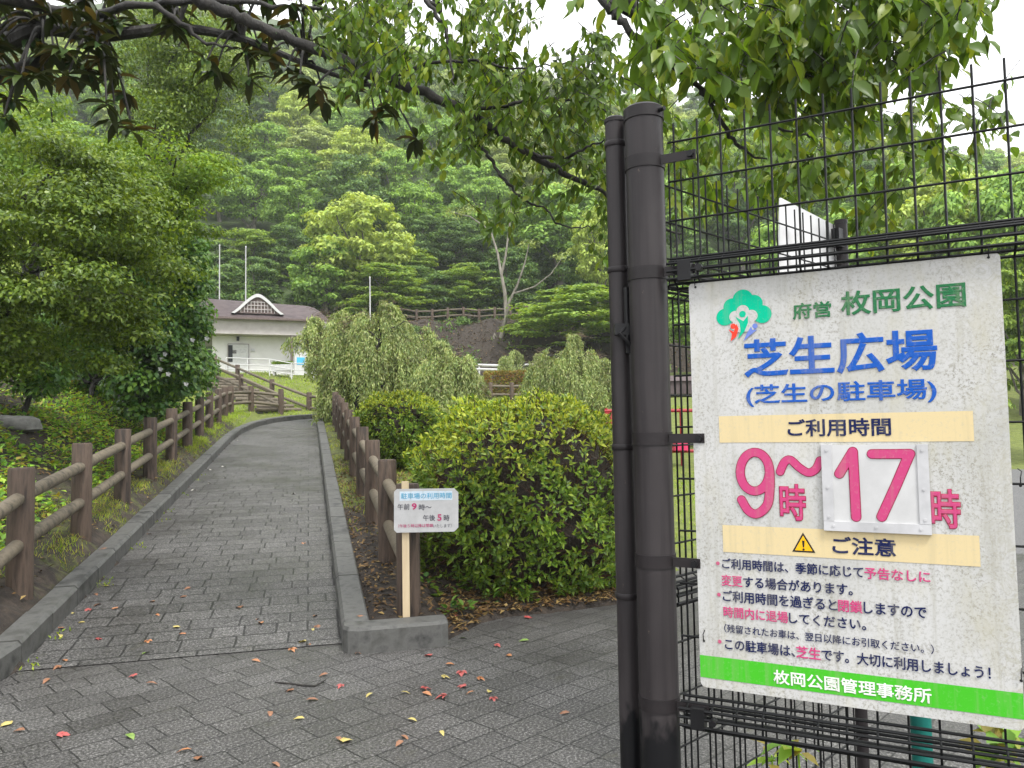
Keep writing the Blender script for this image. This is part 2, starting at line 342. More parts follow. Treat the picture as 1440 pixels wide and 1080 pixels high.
MT['litter'] = leafmat('leaf_litter', [(.06, .035, .02), (.1, .06, .03), (.15, .1, .05), (.05, .03, .02), (.2, .15, .08)], .6, .05, gain=1.15)
MT['reddish'] = leafmat('reddish_hedge_leaf', [(.1, .085, .025), (.16, .075, .03), (.12, .13, .03), (.08, .1, .025)], .45, .3)
FORE = {
 'pale': leafmat('pale_tree_leaf', [(.07, .105, .03), (.1, .14, .042), (.13, .17, .055), (.09, .122, .038)], .5, .35, gain=3.4),
 'mid': leafmat('mid_tree_leaf', [(.035, .07, .02), (.055, .1, .026), (.075, .125, .035)], .5, .32, gain=3.7),
 'grey': leafmat('grey_green_leaf', [(.055, .08, .035), (.08, .11, .05), (.1, .13, .06)], .5, .3, gain=3.3),
 'dark': leafmat('dark_tree_leaf', [(.014, .032, .013), (.024, .048, .017), (.038, .066, .022)], .48, .32, gain=4.0),
 'maple': leafmat('maple_leaf', [(.04, .075, .02), (.062, .105, .026), (.09, .135, .034)], .48, .4, gain=3.0),
}
def groundmat():
    m, nt, b = newmat('ground', .9); v = coords(nt)
    at = N(nt, 'ShaderNodeVertexColor'); at.layer_name = 'zone'; sp = N(nt, 'ShaderNodeSeparateColor'); nt.links.new(at.outputs[0], sp.inputs[0])
    soil = rampn(nt, noise(nt, v, 9, 8, .7), [(.3, (.012, .009, .007)), (.5, (.03, .022, .016)), (.7, (.065, .048, .034))])
    gr = rampn(nt, noise(nt, v, 5, 8, .7), [(.3, (.07, .09, .018)), (.52, (.12, .15, .025)), (.7, (.19, .2, .045))])
    asph = rampn(nt, noise(nt, v, 40, 4, .7), [(.3, g(.07)), (.7, g(.16))])
    gm = N(nt, 'ShaderNodeMath', operation='ADD'); n2 = noise(nt, v, 3.5, 6, .75); nt.links.new(n2, gm.inputs[0]); nt.links.new(sp.outputs[0], gm.inputs[1])
    c = mixc(nt, rampn(nt, gm.outputs[0], [(.75, g(0)), (1.0, g(1))]), soil, gr); c = mixc(nt, sp.outputs[2], c, asph); ff = rampn(nt, noise(nt, v, 2.5, 7, .75), [(.35, (.02, .035, .01)), (.55, (.05, .08, .02)), (.7, (.09, .12, .035))]); c = mixc(nt, sp.outputs[1], c, ff)
    nt.links.new(c, b.inputs['Base Color']); bump(nt, b, noise(nt, v, 14, 6, .7), .8, .05); return m
MT['ground'] = groundmat()

# ------------------------------------------------------------------ the setting
def axis(*segs):
    a = [np.arange(lo, hi, st_) for lo, hi, st_ in segs]; return np.concatenate(a)
gx = axis((-200, -60, 7), (-60, -24, 2), (-24, -10, .5), (-10, 5, .13), (5, 14, .4), (14, 60, 2), (60, 201, 7))
gy = axis((-30, -8, 2), (-8, 2, .4), (2, 12, .13), (12, 30, .2), (30, 62, .5), (62, 232, 4))
X, Y = np.meshgrid(gx, gy); Z = H(X, Y)
pv = inpoly(X, Y, PAVE) | onpath(X, Y); Z = np.where(pv, Z-.09, Z)
nx, ny = len(gx), len(gy); idx = np.arange(nx*ny).reshape(ny, nx)
fq = np.stack([idx[:-1, :-1], idx[:-1, 1:], idx[1:, 1:], idx[1:, :-1]], -1).reshape(-1, 4).astype(np.int32)
me = bpy.data.meshes.new('ground'); co = np.stack([X, Y, Z], -1).reshape(-1, 3)
me.vertices.add(len(co)); me.vertices.foreach_set('co', co.astype(np.float32).ravel()); me.loops.add(fq.size); me.loops.foreach_set('vertex_index', fq.ravel())
me.polygons.add(len(fq)); me.polygons.foreach_set('loop_start', np.arange(0, fq.size, 4, dtype=np.int32)); me.update(calc_edges=True)
me.polygons.foreach_set('use_smooth', [True]*len(fq))
S_, T_ = st(X, Y)
gmask = np.where(T_ > 0, .38, 0)+np.where((T_ > 2.2) & (Y > 6), .2, 0)
gmask = np.where((T_ < -2.0) & (T_ > -3.2) & (S_ > 1), .26, gmask); gmask = np.where(S_ > 17, .55, gmask)
gmask = np.where((T_ > .1) & (T_ < 2.6) & (S_ < 4.5), -.2, gmask)          # bare soil by the near posts and under the big shrub
gmask = np.where((S_ > 21) & (Y < 45), .62, gmask); gmask = np.where(Y > 45, -.05, gmask); fmask = np.where((Y > 52.5) | ((Y > 44) & (X < -9)), 1.0, 0)
amask = ((X > 3.2) & (Y > 8) & (Y < 22) & (X > .42*Y)).astype(float)
ca = me.color_attributes.new('zone', 'FLOAT_COLOR', 'POINT')
ca.data.foreach_set('color', np.stack([np.clip(gmask+.0, 0, 1), fmask, amask, gmask*0+1], -1).astype(np.float32).ravel())
me.materials.append(MT['ground']); go = bpy.data.objects.new('ground', me); COL.objects.link(go); tag(go, kind='structure')

def sheet(name, pts, z, m):
    mb = MB().add([(p[0], p[1], z) for p in pts], [tuple(range(len(pts)))]); o = mb.build(name, m)
    import bmesh
    bm = bmesh.new(); bm.from_mesh(o.data); bmesh.ops.triangulate(bm, faces=bm.faces[:]); bmesh.ops.recalc_face_normals(bm, faces=bm.faces[:])
    if sum(f.normal.z for f in bm.faces) < 0: bmesh.ops.reverse_faces(bm, faces=bm.faces[:])
    bm.to_mesh(o.data); bm.free(); return tag(o, kind='structure')
sheet('forecourt_paving', PAVE, 0.0, MT['pave'])
mb = MB(); ss = np.concatenate([np.arange(0, 19.3, .6), np.arange(19.3, 21.45, .15)])
rows = []
for s in ss:
    tl = float(tleft(s))-.03; tr = .03 if s < 19.3 else .03+min(3.5, (s-19.3)*6)
    for k in range(5):
        t = tl+(tr-tl)*k/4; x, y = xy(s+.02, t); rows.append((x, y, float(ramp(s+.02))+.004))
mb.add(rows, [(i*5+k, i*5+k+1, (i+1)*5+k+1, (i+1)*5+k) for i in range(len(ss)-1) for k in range(4)])
tag(mb.build('path', MT['path'], smooth=True), kind='structure')

def kerb(name, pts, wdt, hgt, side, label):
    """kerb of separate stones along (x,y,z) points; side +1: body to the right of travel"""
    pts = [np.array(p, float) for p in pts]; seg = []; mb = MB()
    P = np.array(pts); dl = np.concatenate([[0], np.cumsum(np.linalg.norm(np.diff(P[:, :2], axis=0), axis=1))])
    n = max(1, int(round(dl[-1]/.62))); cuts = np.linspace(0, dl[-1], n+1)
    def at(q): return np.array([np.interp(q, dl, P[:, i]) for i in range(3)])
    for i in range(n):
        m_ = 3; qs = np.linspace(cuts[i]+.007, cuts[i+1]-.007, m_); vs = []; dz = random.uniform(-.004, .004)
        for q in qs:
            p = at(q); tg = at(min(q+.06, dl[-1]))-at(max(q-.06, 0)); tg[2] = 0; tg /= np.linalg.norm(tg); nr = np.array([tg[1], -tg[0], 0])*side
            for a, h in ((0, -.12), (0, hgt-.025), (.022, hgt), (wdt-.012, hgt), (wdt, hgt-.012), (wdt, -.12)): vs.append(p+nr*a+np.array([0, 0, h+dz]))
        f = [(j*6+k, j*6+(k+1) % 6, (j+1)*6+(k+1) % 6, (j+1)*6+k) for j in range(m_-1) for k in range(6)]+[(5, 4, 3, 2, 1, 0), tuple((m_-1)*6+k for k in range(6))]
        if side < 0: f = [tuple(reversed(q)) for q in f]
        mb.add(vs, f)
    o = mb.build(name, MT['kerb'], loc=pts[0]); tag(o, label, 'kerb'); return o
pl = [(x, y, 0) for x, y in reversed(kl[1:])]+[(*xy(s, float(tleft(s))), float(ramp(s))) for s in np.arange(0, 21.5, .5)]+[(*xy(21.45, t), 1.93) for t in (1.2, 2.2, 3.4)]
kerb('kerb', pl, .18, .16, -1, 'long grey concrete kerb along the left edge of the brick path, bending across its far end')
pr = [(*xy(s, 0), float(ramp(s))) for s in [-.07]+list(np.arange(.0, 19.1, .5))]+[(*xy(19.3, .1), 1.737), (*xy(19.5, .6), 1.755), (*xy(19.6, 1.5), 1.76), (*xy(19.6, 3), 1.76)]
kerb('kerb', pr, .19, .16, 1, 'straight grey concrete kerb along the right edge of the brick path beside the log posts')
mb = MB()
a0 = np.array([*xy(-.27, .0), 0]); vx = np.array([*VA, 0]); uy = np.array([*UA, 0])
outl = [(0, .1), (.03, .03), (.1, 0), (.66, .0), (.71, .03), (.72, .1), (.72, .2), (.0, .2)]
for zz, ins in ((-.1, 0), (.15, 0), (.172, .018)):
    c0 = np.array([.36, .1])
    for p in outl:
        q = c0+(np.array(p)-c0)*(1-ins*np.array([2.5, 8])*.7); mb.add([a0+vx*q[0]+uy*(q[1]-.0)+np.array([0, 0, zz])], [])
mb.f += [(i*8+k, i*8+(k+1) % 8, (i+1)*8+(k+1) % 8, (i+1)*8+k) for i in range(2) for k in range(8)]+[tuple(16+k for k in range(8)), tuple(range(7, -1, -1))]
o = mb.build('kerb_end_block', MT['kerb'], loc=a0); tag(o, 'short concrete block turning right at the near end of the right kerb', 'kerb block')

# ------------------------------------------------------------------ log fences
def bark_post(mb, x, y, z0, h, r, n=18):
    zs = [(-.2, r), (.0, r*1.01), (h*.5, r), (h-.015, r*.985), (h, r*.9)]
    mb.prof((x, y, z0), zs, n); return mb
def log_fence(name, label, posts, h, r, rr, fr=(.76, .36), stub=None, extend=None, cat='fence', group=None):
    """posts: list of (x,y,z)"""
    root = thing(name, label, cat, posts[0], group)
    for i, p in enumerate(posts):
        bark_post(MB(), p[0], p[1], p[2], h*random.uniform(.98, 1.02), r).build('post', MT['post'], root, True)
    for i in range(len(posts)-1):
        a = np.array(posts[i], float); b = np.array(posts[i+1], float)
        for f in fr:
            q0 = a+[0, 0, h*f]; q1 = b+[0, 0, h*f]; d = unit(q1-q0); q0 = q0+d*r*.55; q1 = q1-d*r*.55; md = (q0+q1)/2+np.array([0, 0, random.uniform(-.006, .006)])
            MB().tube([q0, md, q1], [rr*1.0, rr*1.03, rr*.97], 12).build('rail', MT['rail'], root, True)
    return root
def gp(s, t): x, y = xy(s, t); return (x, y, float(H(x, y)))
c1 = np.array([-3.76, 5.9]); ux = np.array([-.27, .963]); lp = []
for s in (-1.9, 0, 1.72, 3.55, 5.35, 7.3, 9.25, 11.15, 13.1, 15.2, 17.2, 19.3):
    q = c1+ux*s; lp.append((q[0], q[1], float(H(q[0], q[1]))))
for px, py, d in ((353, 586, 26.2), (395, 584, 26.6)):
    q = D(px, py, d); lp.append((q[0], q[1], float(H(q[0], q[1]))))
log_fence('log_fence', 'brown mock log post and rail fence climbing along the left verge of the path', lp, .87, .092, .052)
rp = []
for s in (0, 1.55, 3.3, 5.05, 6.9, 8.8, 10.7, 12.6, 14.5, 16.4, 18.2):
    q = np.array([-.79, 5.75])+UA*s; rp.append((q[0], q[1], float(H(q[0], q[1]))))
log_fence('log_fence', 'brown mock log fence receding along the right kerb behind the small notice', rp, .95, .088, .052)
# ------------------------------------------------------------------ steps and their hand rails
sb = D(392, 586, 27.0); sb[2] = float(H(sb[0], sb[1])); top = D(296, 533, 32.5)
dv = np.array([top[0]-sb[0], top[1]-sb[1], 0]); ln = np.linalg.norm(dv); dv /= ln; sv = np.array([dv[1], -dv[0], 0])
root = thing('stairway', 'flight of low dark steps climbing left from the end of the path to the lawn', 'steps', sb)
ns = 11; rise = (3.75-sb[2])/ns
for i in range(ns):
    c = sb+dv*(ln*(i+.5)/ns); MB().box(c+np.array([0, 0, rise*(i+1)-.3]), (1.55, ln/ns*.985, .6), sv, dv).build('step', MT['kerb'], root); MB().tube([c-dv*ln/ns*.5-sv*.82+np.array([0, 0, rise*(i+1)-.06]), c-dv*ln/ns*.5+sv*.82+np.array([0, 0, rise*(i+1)-.06])], .075, 10).build('log_edge', MT['rail'], root, True)
def hp(px, py, d): q = D(px, py, d); return (q[0], q[1], q[2])
log_fence('handrail', 'log handrail stepping up along the near side of the stairway', [hp(395.6, 584, 26.9), hp(339, 556, 29.4), hp(305, 541, 31.5)], .82, .085, .05, (.84, .42))
log_fence('handrail', 'taller log handrail along the far side of the stairway', [hp(470, 590, 27.0), hp(434.7, 588, 27.6), hp(382.5, 566, 30.0), hp(334, 543, 32.8), hp(302, 528, 35)], .92, .095, .052, (.84, .4))

# ------------------------------------------------------------------ small notice in front of the right fence
def textmesh(body, bold=.02, res=4):
    c = bpy.data.curves.new('t', 'FONT'); c.body = body; c.bevel_depth = bold; c.bevel_resolution = 1; c.resolution_u = res; c.fill_mode = 'FRONT'
    o = bpy.data.objects.new('t', c); COL.objects.link(o); dg = bpy.context.evaluated_depsgraph_get()
    m = bpy.data.meshes.new_from_object(o.evaluated_get(dg)); v = np.array([tuple(q.co) for q in m.vertices]); v[:, 2] /= max(bold, 1e-4); f = [tuple(p.vertices) for p in m.polygons]
    bpy.data.objects.remove(o); bpy.data.curves.remove(c); bpy.data.meshes.remove(m); return v, f
class Plane:
    def __init__(s, o, ex, ez, nrm): s.o = np.asarray(o, float); s.ex = np.asarray(ex, float); s.ez = np.asarray(ez, float); s.n = np.asarray(nrm, float)
    def uv(s, px, py):
        v = ray(px, py); k = np.dot(s.o-CAM, s.n)/np.dot(v, s.n); p = CAM+v*k-s.o; return np.array([np.dot(p, s.ex), np.dot(p, s.ez)])
    def p(s, u, v, h=0): return s.o+s.ex*u+s.ez*v+s.n*h
    def pts(s, uv, h=0): uv = np.asarray(uv, float); return s.o+uv[:, :1]*s.ex+uv[:, 1:2]*s.ez+s.n*h
    def poly(s, mb, uv, h): mb.add(s.pts(uv, h), [tuple(range(len(uv)))]); return mb
    def slab(s, mb, uv, h0, h1):
        n = len(uv); mb.add(np.concatenate([s.pts(uv, h0), s.pts(uv, h1)]), [tuple(range(n, 2*n)), tuple(range(n-1, -1, -1))]+[(i, (i+1) % n, n+(i+1) % n, n+i) for i in range(n)]); return mb
    def disc(s, mb, c, r, h, n=28, sy=1): return s.poly(mb, [(c[0]+r*cos(2*pi*i/n), c[1]+r*sy*sin(2*pi*i/n)) for i in range(n)], h)
    def text(s, mb, body, box, h, bold=.02, res=4):     # box u0,v0,u1,v1
        v, f = textmesh(body, bold, res); zz_ = np.clip(v[:, 2], 0, 1); v = v[:, :2]; lo = v.min(0); hi = v.max(0); k = (v-lo)/(hi-lo)
        mb.add(s.pts(np.stack([box[0]+k[:, 0]*(box[2]-box[0]), box[1]+k[:, 1]*(box[3]-box[1])], -1), h)+s.n*(zz_[:, None]*.0005), f); return mb
    def stroke(s, mb, pts, w, h):
        """round-capped brush stroke; convex pieces each a hair above the last"""
        pts = np.asarray(pts, float); q = 0
        d = np.gradient(pts, axis=0); d = unit(d); nr = np.stack([-d[:, 1], d[:, 0]], -1)*w; L_ = pts+nr; R_ = pts-nr; n = len(pts)
        mb.add(np.concatenate([s.pts(L_, h), s.pts(R_, h)]), [(n+i, n+i+1, i+1, i) for i in range(n-1)])
        for e, sg in ((0, -1), (n-1, 1)):
            a0 = math.atan2(d[e][1]*sg, d[e][0]*sg); mb.add(s.pts([pts[e]+w*np.array([cos(a0+a), sin(a0+a)]) for a in np.linspace(-pi/2, pi/2, 12)], h-.00012), [tuple(range(12))])
        return mb
def rrect(u0, v0, u1, v1, r, n=5):
    o = []
    for cx, cy, a in ((u1-r, v0+r, -pi/2), (u1-r, v1-r, 0), (u0+r, v1-r, pi/2), (u0+r, v0+r, pi)):
        o += [(cx+r*cos(a+pi/2*i/n), cy+r*sin(a+pi/2*i/n)) for i in range(n+1)]
    return o
nd = 5.58; nb = D(570, 862, nd); nb[2] = float(H(nb[0], nb[1]))
ang = R(6); npl = Plane(D(570, 718, nd-.03), (cos(ang), sin(ang), -.012), (.012*cos(ang), 0, 1), (sin(ang), -cos(ang), 0))
root = thing('notice_sign', 'small white parking notice on a pale timber stake before the right log fence', 'sign', nb)
q0 = npl.uv(554, 749); q1 = npl.uv(644.5, 686.5)
MB().box((npl.o+nb)/2+[.0, .028, .03], (.05, .035, npl.o[2]-nb[2]+.35), (cos(ang), sin(ang), 0)).build('stake', MT['stake'], root)
pan = npl.slab(MB(), [(q0[0]+.02, q0[1]), (q1[0]-.03, q0[1]), (q1[0], q0[1]+.03), (q1[0], q1[1]-.03), (q1[0]-.03, q1[1]), (q0[0]+.02, q1[1]), (q0[0], q1[1]-.02), (q0[0], q0[1]+.02)], .0, .008).build('panel', MT['white'], root)
def nt_txt(body, x0, x1, yc, hh, m, bold=.012):
    a = npl.uv(x0, yc+hh/2); b = npl.uv(x1, yc-hh/2); npl.text(MB(), body, (a[0], a[1], b[0], b[1]), .0105, bold, 3).build('lettering', m, pan)
a = npl.uv(562, 704); b = npl.uv(636, 690); npl.poly(MB(), [(a[0], a[1]), (b[0], a[1]), (b[0], b[1]), (a[0], b[1])], .0092).build('heading_strip', MT['p_pale'], pan)
nt_txt('駐車場の利用時間', 564, 635, 697, 9.5, MT['p_sky'])
nt_txt('午前', 559, 576, 712.5, 9, MT['p_gray']); nt_txt('9', 579, 586, 712, 9.5, MT['p_pink'], .03); nt_txt('時～', 589, 607, 713, 9, MT['p_gray'])
nt_txt('午後', 595, 612, 728, 9, MT['p_gray']); nt_txt('5', 615, 621, 727.5, 9.5, MT['p_pink'], .03); nt_txt('時', 624, 632, 728, 9, MT['p_gray'])
nt_txt('（午後５時以降は閉鎖', 560, 609, 739, 6, MT['p_pink'], .004); nt_txt('いたします）', 609, 635, 739, 6, MT['p_gray'], .0)

# ------------------------------------------------------------------ gate post, pole, mesh panels
TH = .4735; eA = np.array([cos(TH), -sin(TH), 0]); nA = np.array([-sin(TH), -cos(TH), 0]); EZ = np.array([0, 0, 1.])
SA = Plane((.4563, 1.95, 1.8597), eA, EZ, nA); SA.o = SA.o-SA.n*0
gpx = np.array([.365, 2.02, 0]); ztop = D(907, 157, 2.02)[2]; rb = .0505
root = thing('gate_post', 'thick brown steel gate post with clamp bands left of the large parking sign', 'post', gpx)
MB().prof(gpx, [(-.3, rb), (ztop-.02, rb)], 40).build('shaft', MT['steel'], root, True)
cp = MB().prof(gpx+[0, 0, ztop-.028], [(0, rb+.003), (.03, rb+.003), (.036, rb*.93), (.04, rb*.6)], 40).build('cap', MT['band'], root, True)
MB().tube([gpx+[.035, -.042, ztop-.014], gpx+[.045, -.056, ztop-.014]], .006, 8).build('screw', MT['black'], cp)
for yb, arm in ((226, .10), (383, .09), (617, .10), (790, .08), (992, .09)):
    zz = D(915, yb, 1.985)[2]
    bd = MB().prof(gpx+[0, 0, zz-.0165], [(0, rb+.0026), (.033, rb+.0026)], 40).build('clamp_band', MT['band'], root, True)
    ac = gpx+eA*(rb+arm/2-.004)+nA*.02
    MB().box(ac+[0, 0, zz], (arm-.01, .005, .024), eA, nA).build('arm', MT['band'], bd)
    MB().tube([ac+eA*(arm/2-.018)+[0, 0, zz]-nA*.014, ac+eA*(arm/2-.018)+[0, 0, zz]+nA*.014], .0085, 8).build('bolt', MT['black'], bd)
tp = np.array([.298, 2.085, 0]); zt = D(866, 168, 2.085)[2]; rt = .0285
root = thing('gate_pole', 'thinner dark steel pole with a latch, close against the left of the thick gate post', 'pole', tp)
MB().prof(tp, [(-.3, rt), (zt-.01, rt)], 32).build('shaft', MT['steel'], root, True)
MB().prof(tp+[0, 0, zt-.012], [(0, rt+.002), (.01, rt+.002), (.016, rt*.8)], 32).build('cap', MT['band'], root, True)
for yb in (200, 378, 629, 840):
    zz = D(870, yb, 2.06)[2]; MB().prof(tp+[0, 0, zz-.008], [(0, rt+.0015), (.002, rt+.003), (.014, rt+.003), (.016, rt+.0015)], 32).build('collar', MT['band'], root, True)
za, zb = D(880, 405, 2.05)[2], D(880, 497, 2.05)[2]; lx = tp+np.array([.008, -.034, 0])
la = MB().box(lx+[.006, -.002, (za+zb)/2], (.012, .016, za-zb)).tube([lx+[.004, -.01, za], lx+[.004, -.01, zb+.03]], .0075, 10).build('latch', MT['black'], root)
MB().box(lx+[-.006, -.008, (za+zb)/2-.025], (.05, .02, .03)).tube([lx+[.0, -.012, zb+.07], lx+[-.02, -.03, zb+.05], lx+[.01, -.028, zb+.02]], .005, 8).build('latch_handle', MT['black'], la)

def mesh_panel(name, label, o, e, n, length, ztop, zbot, beams, hz, sp=.0615, r=.0028, first=.02):
    root = thing(name, label, 'mesh fence', (o[0], o[1], 0)); mb = MB(); k = first
    keys = []                                   # (z, out) profile of an upright wire, from top down
    bz = sorted(beams, reverse=True)
    prof = [(ztop, 0)]
    for b in bz: prof += [(b+.038, 0), (b+.02, .036), (b-.02, .036), (b-.038, 0)]
    prof += [(zbot, 0)]
    while k < length:
        jit = random.uniform(-.002, .002)
        mb.tube([np.array([*(o[:2]), 0])+e*(k+jit)+n*out+EZ*z for z, out in prof], r, 6); k += sp
    for z in hz: mb.tube([np.array([*o[:2], 0])+e*first*.3+n*(r*1.9)+EZ*z, np.array([*o[:2], 0])+e*length+n*(r*1.9)+EZ*z], r*1.05, 6)
    mb.build('wire_mesh', MT['wire'], root, True)
    for b in bz:
        m2 = MB()
        for dz, out in ((.04, .0), (.02, .041), (0, .041), (-.02, .041), (-.04, 0), (.03, .018), (-.03, .018), (.012, -.008), (-.012, -.008)):
            m2.tube([np.array([*o[:2], 0])+e*first*.2+n*out+EZ*(b+dz), np.array([*o[:2], 0])+e*length+n*out+EZ*(b+dz)], r*1.4, 6)
        m2.build('folded_beam', MT['wire'], root, True)
    return root
oA = SA.o-nA*.02-eA*.055
uvz = lambda px, py: SA.uv(px, py)[1]+SA.o[2]
bA = [uvz(945, 385)+.002, uvz(965, 1004)]
up = [uvz(978, 191), uvz(978, 247.5), uvz(978, 304)]
low = []
zz = uvz(1432, 419)
while zz > bA[1]+.08: low.append(zz); zz -= .132
low += [bA[1]-.14, bA[1]-.27, bA[1]-.4]
pA = mesh_panel('mesh_fence_panel', 'near dark welded wire fence panel carrying the large parking sign', oA, eA, nA, 1.35, uvz(978, 163), .15, bA, up+low)
for b in bA:
    MB().box(oA+eA*.05+nA*.03+EZ*(b-oA[2]), (.034, .03, .05), eA, nA).tube([oA+eA*.09+nA*.035+EZ*(b-oA[2]), oA+eA*.09+nA*.06+EZ*(b-oA[2])], .009, 8).build('clamp', MT['black'], pA)
eb = np.array([.737, .675, 0]); nb_ = np.array([.675, -.737, 0]); oB = np.array([.405, 2.12, 0]); zB = D(1195, 314, 2.87)[2]
lenB = 1.16
pB = mesh_panel('mesh_fence_panel', 'second dark wire panel running back from the gate post behind the large sign', oB, eb, nb_, lenB, zB, .1, [D(957, 398, 2.15)[2], D(957, 832, 2.15)[2], .16],
    [zB-.07, zB-.175, zB-.28, 1.72, 1.58, 1.44, 1.3, 1.17, .9, .76, .62, .48, .34], first=.012)
ep = oB+eb*(lenB+.02)
ps = MB().prof((ep[0], ep[1], 0), [(-.2, .022), (zB+.015, .022)], 20).prof((ep[0], ep[1], zB+.012), [(0, .024), (.012, .024), (.014, .018)], 20).build('end_post', MT['band'], pB, True)
MB().box(ep-eb*.03-EZ*.0+np.array([0, 0, zB-.05]), (.05, .03, .07), eb, nb_).build('clamp', MT['black'], pB)
# white sheet hung on the far side of that panel
wl0 = oB-nb_*.03; TW = Plane(wl0, eb, EZ, nb_)
qs = [TW.uv(1098, 278), TW.uv(1184, 322), TW.uv(1178, 410), TW.uv(1084, 378)]
qs[3] = np.array([qs[0][0]-.09, qs[0][1]-.8]); qs[2] = np.array([qs[1][0]-.03, qs[1][1]-.8])
o = TW.slab(MB(), [qs[3], qs[2], qs[1], qs[0]], -.006, 0).build('white_board', MT['sheet'], loc=TW.p(*qs[3])); tag(o, 'blank back of a white board fixed crooked behind the second wire panel', 'board')

# ------------------------------------------------------------------ the large sign
root = thing('parking_sign', 'large weathered white parking hours sign with blue and pink lettering wired to the mesh fence', 'sign', SA.p(0, -1.0128))
Wd, Hd = .676, 1.0128
board = SA.slab(MB(), rrect(0, -Hd, Wd, 0, .014), -.004, 0).build('panel', MT['board'], root)
U = SA.uv
def rect(px):            # px corners TL TR BL BR -> straight rectangle in the sign's plane
    a = [U(*p) for p in px]; return min(a[0][0], a[2][0]), (a[2][1]+a[3][1])/2, max(a[1][0], a[3][0]), (a[0][1]+a[1][1])/2
def band(name, r, m, h=.0008): return SA.poly(MB(), [(r[0], r[1]), (r[2], r[1]), (r[2], r[3]), (r[0], r[3])], h).build(name, m, board)
b1 = band('heading_band', rect([(1011, 585), (1368, 578), (1012, 622), (1370, 621)]), MT['p_band'])
b2 = band('heading_band', rect([(1016, 737.5), (1377, 754), (1018, 775), (1376, 798)]), MT['p_band'])
g0 = U(987, 921); g1 = U(988, 952); gb = band('footer_band', (0.0005, g1[1], Wd-.0005, g0[1]), MT['p_lime'])
def tx(body, x0, x1, yc, hp_, m, par=None, bold=.02, h=.0016, res=4, name='lettering'):
    a = U(x0, yc+hp_/2); c = U(x0, yc-hp_/2)
    # right end: walk along the in-plane horizontal through the left centre
    vm = (a[1]+c[1])/2; k = None
    for yy in np.arange(yc-30, yc+60, .25):
        e = U(x1, yy)
        if k is None or abs(e[1]-vm) < k[0]: k = (abs(e[1]-vm), e[0])
    return SA.text(MB(), body, (a[0], a[1], k[1], c[1]), h, bold, res).build(name, m, par or board)
tx('府営', 1115, 1169, 438.5, 23, MT['p_green'], bold=.024); tx('枚岡公園', 1183, 1358, 427.5, 34, MT['p_green'], bold=.022)
tx('芝生広場', 1047, 1318, 505, 54, MT['p_blue'], bold=.024, res=6); tx('(芝生の駐車場)', 1050, 1317, 557, 31, MT['p_blue'], bold=.02)
tx('ご利用時間', 1108, 1253, 602, 25, MT['p_navy'], b1, bold=.022); tx('ご注意', 1171, 1260, 766, 25, MT['p_navy'], b2, bold=.024)
ln_ = [(1015, 792.5, 16.5, [('ご利用時間は、季節に応じて', 1215, 0), ('予告なしに', 1309, 1)]), (1014, 815.5, 16, [('変更', 1045, 1), ('する場合があります。', 1200, 0)]),
       (1016, 837.5, 16.5, [('ご利用時間を過ぎると', 1178, 0), ('閉鎖', 1214, 1), ('しますので', 1304, 0)]), (1017, 860, 16, [('時間内に退場', 1109, 1), ('してください。', 1219, 0)]),
       (1018, 883, 12, [('（残留されたお車は、翌日以降にお引取ください。）', 1314, 0)]), (1019, 905, 16.5, [('この駐車場は、', 1119, 0), ('芝生', 1155, 1), ('です。大切に利用しましょう！', 1394, 0)])]
for x0, yc, hh, segs in ln_:
    v0 = U(x0, yc)[1]; xs = x0
    for body, x1, pk in segs:
        # find y at xs so that the piece sits on the same in-plane line
        ys = np.arange(yc-5, yc+60, .2); k = min(ys, key=lambda q: abs(U(xs, q)[1]-v0))
        dd = np.dot(SA.p(*U(xs, k))-CAM, cF)/np.dot(SA.p(*U(x0, yc))-CAM, cF)
        hq = hh/dd
        if body in ('しますので', 'してください。', '予告なしに'): hq *= .93
        tx(body, xs+.8, x1-.8, k, hq, MT['p_pink'] if pk else MT['p_navy'], bold=.022 if hh > 13 else .012, res=3); xs = x1
bm_ = MB()
for x, y in ((1009.5, 792), (1011, 836), (1012.2, 902)): SA.disc(bm_, U(x, y), .0047, .0014, 14)
bm_.build('bullet', MT['p_pink'], board)
tx('枚岡公園管理事務所', 1088, 1310, 951, 20, MT['p_white'], gb, bold=.02)
zp = lambda X, Y: U(1000+X/3.6, 600+Y/3.6)
# warning triangle
ap = zp(465, 535); bl = zp(411, 633); br_ = zp(529, 638); bl[1] = br_[1] = (bl[1]+br_[1])/2; cc = (ap+bl+br_)/3
tri = SA.poly(MB(), [bl, br_, ap], .0014).build('warning_triangle', MT['p_black'], b2)
SA.poly(MB(), [cc+(q-cc)*.76 for q in (bl, br_, ap)], .0019).build('triangle_fill', MT['p_yel'], tri)
mk = MB(); SA.poly(mk, [cc+[-.0016, -.004], cc+[.0016, -.004], cc+[.0028, .012], cc+[-.0028, .012]], .0023); SA.disc(mk, cc+[0, -.0085], .0026, .0023, 12); mk.build('exclamation_mark', MT['p_black'], tri)
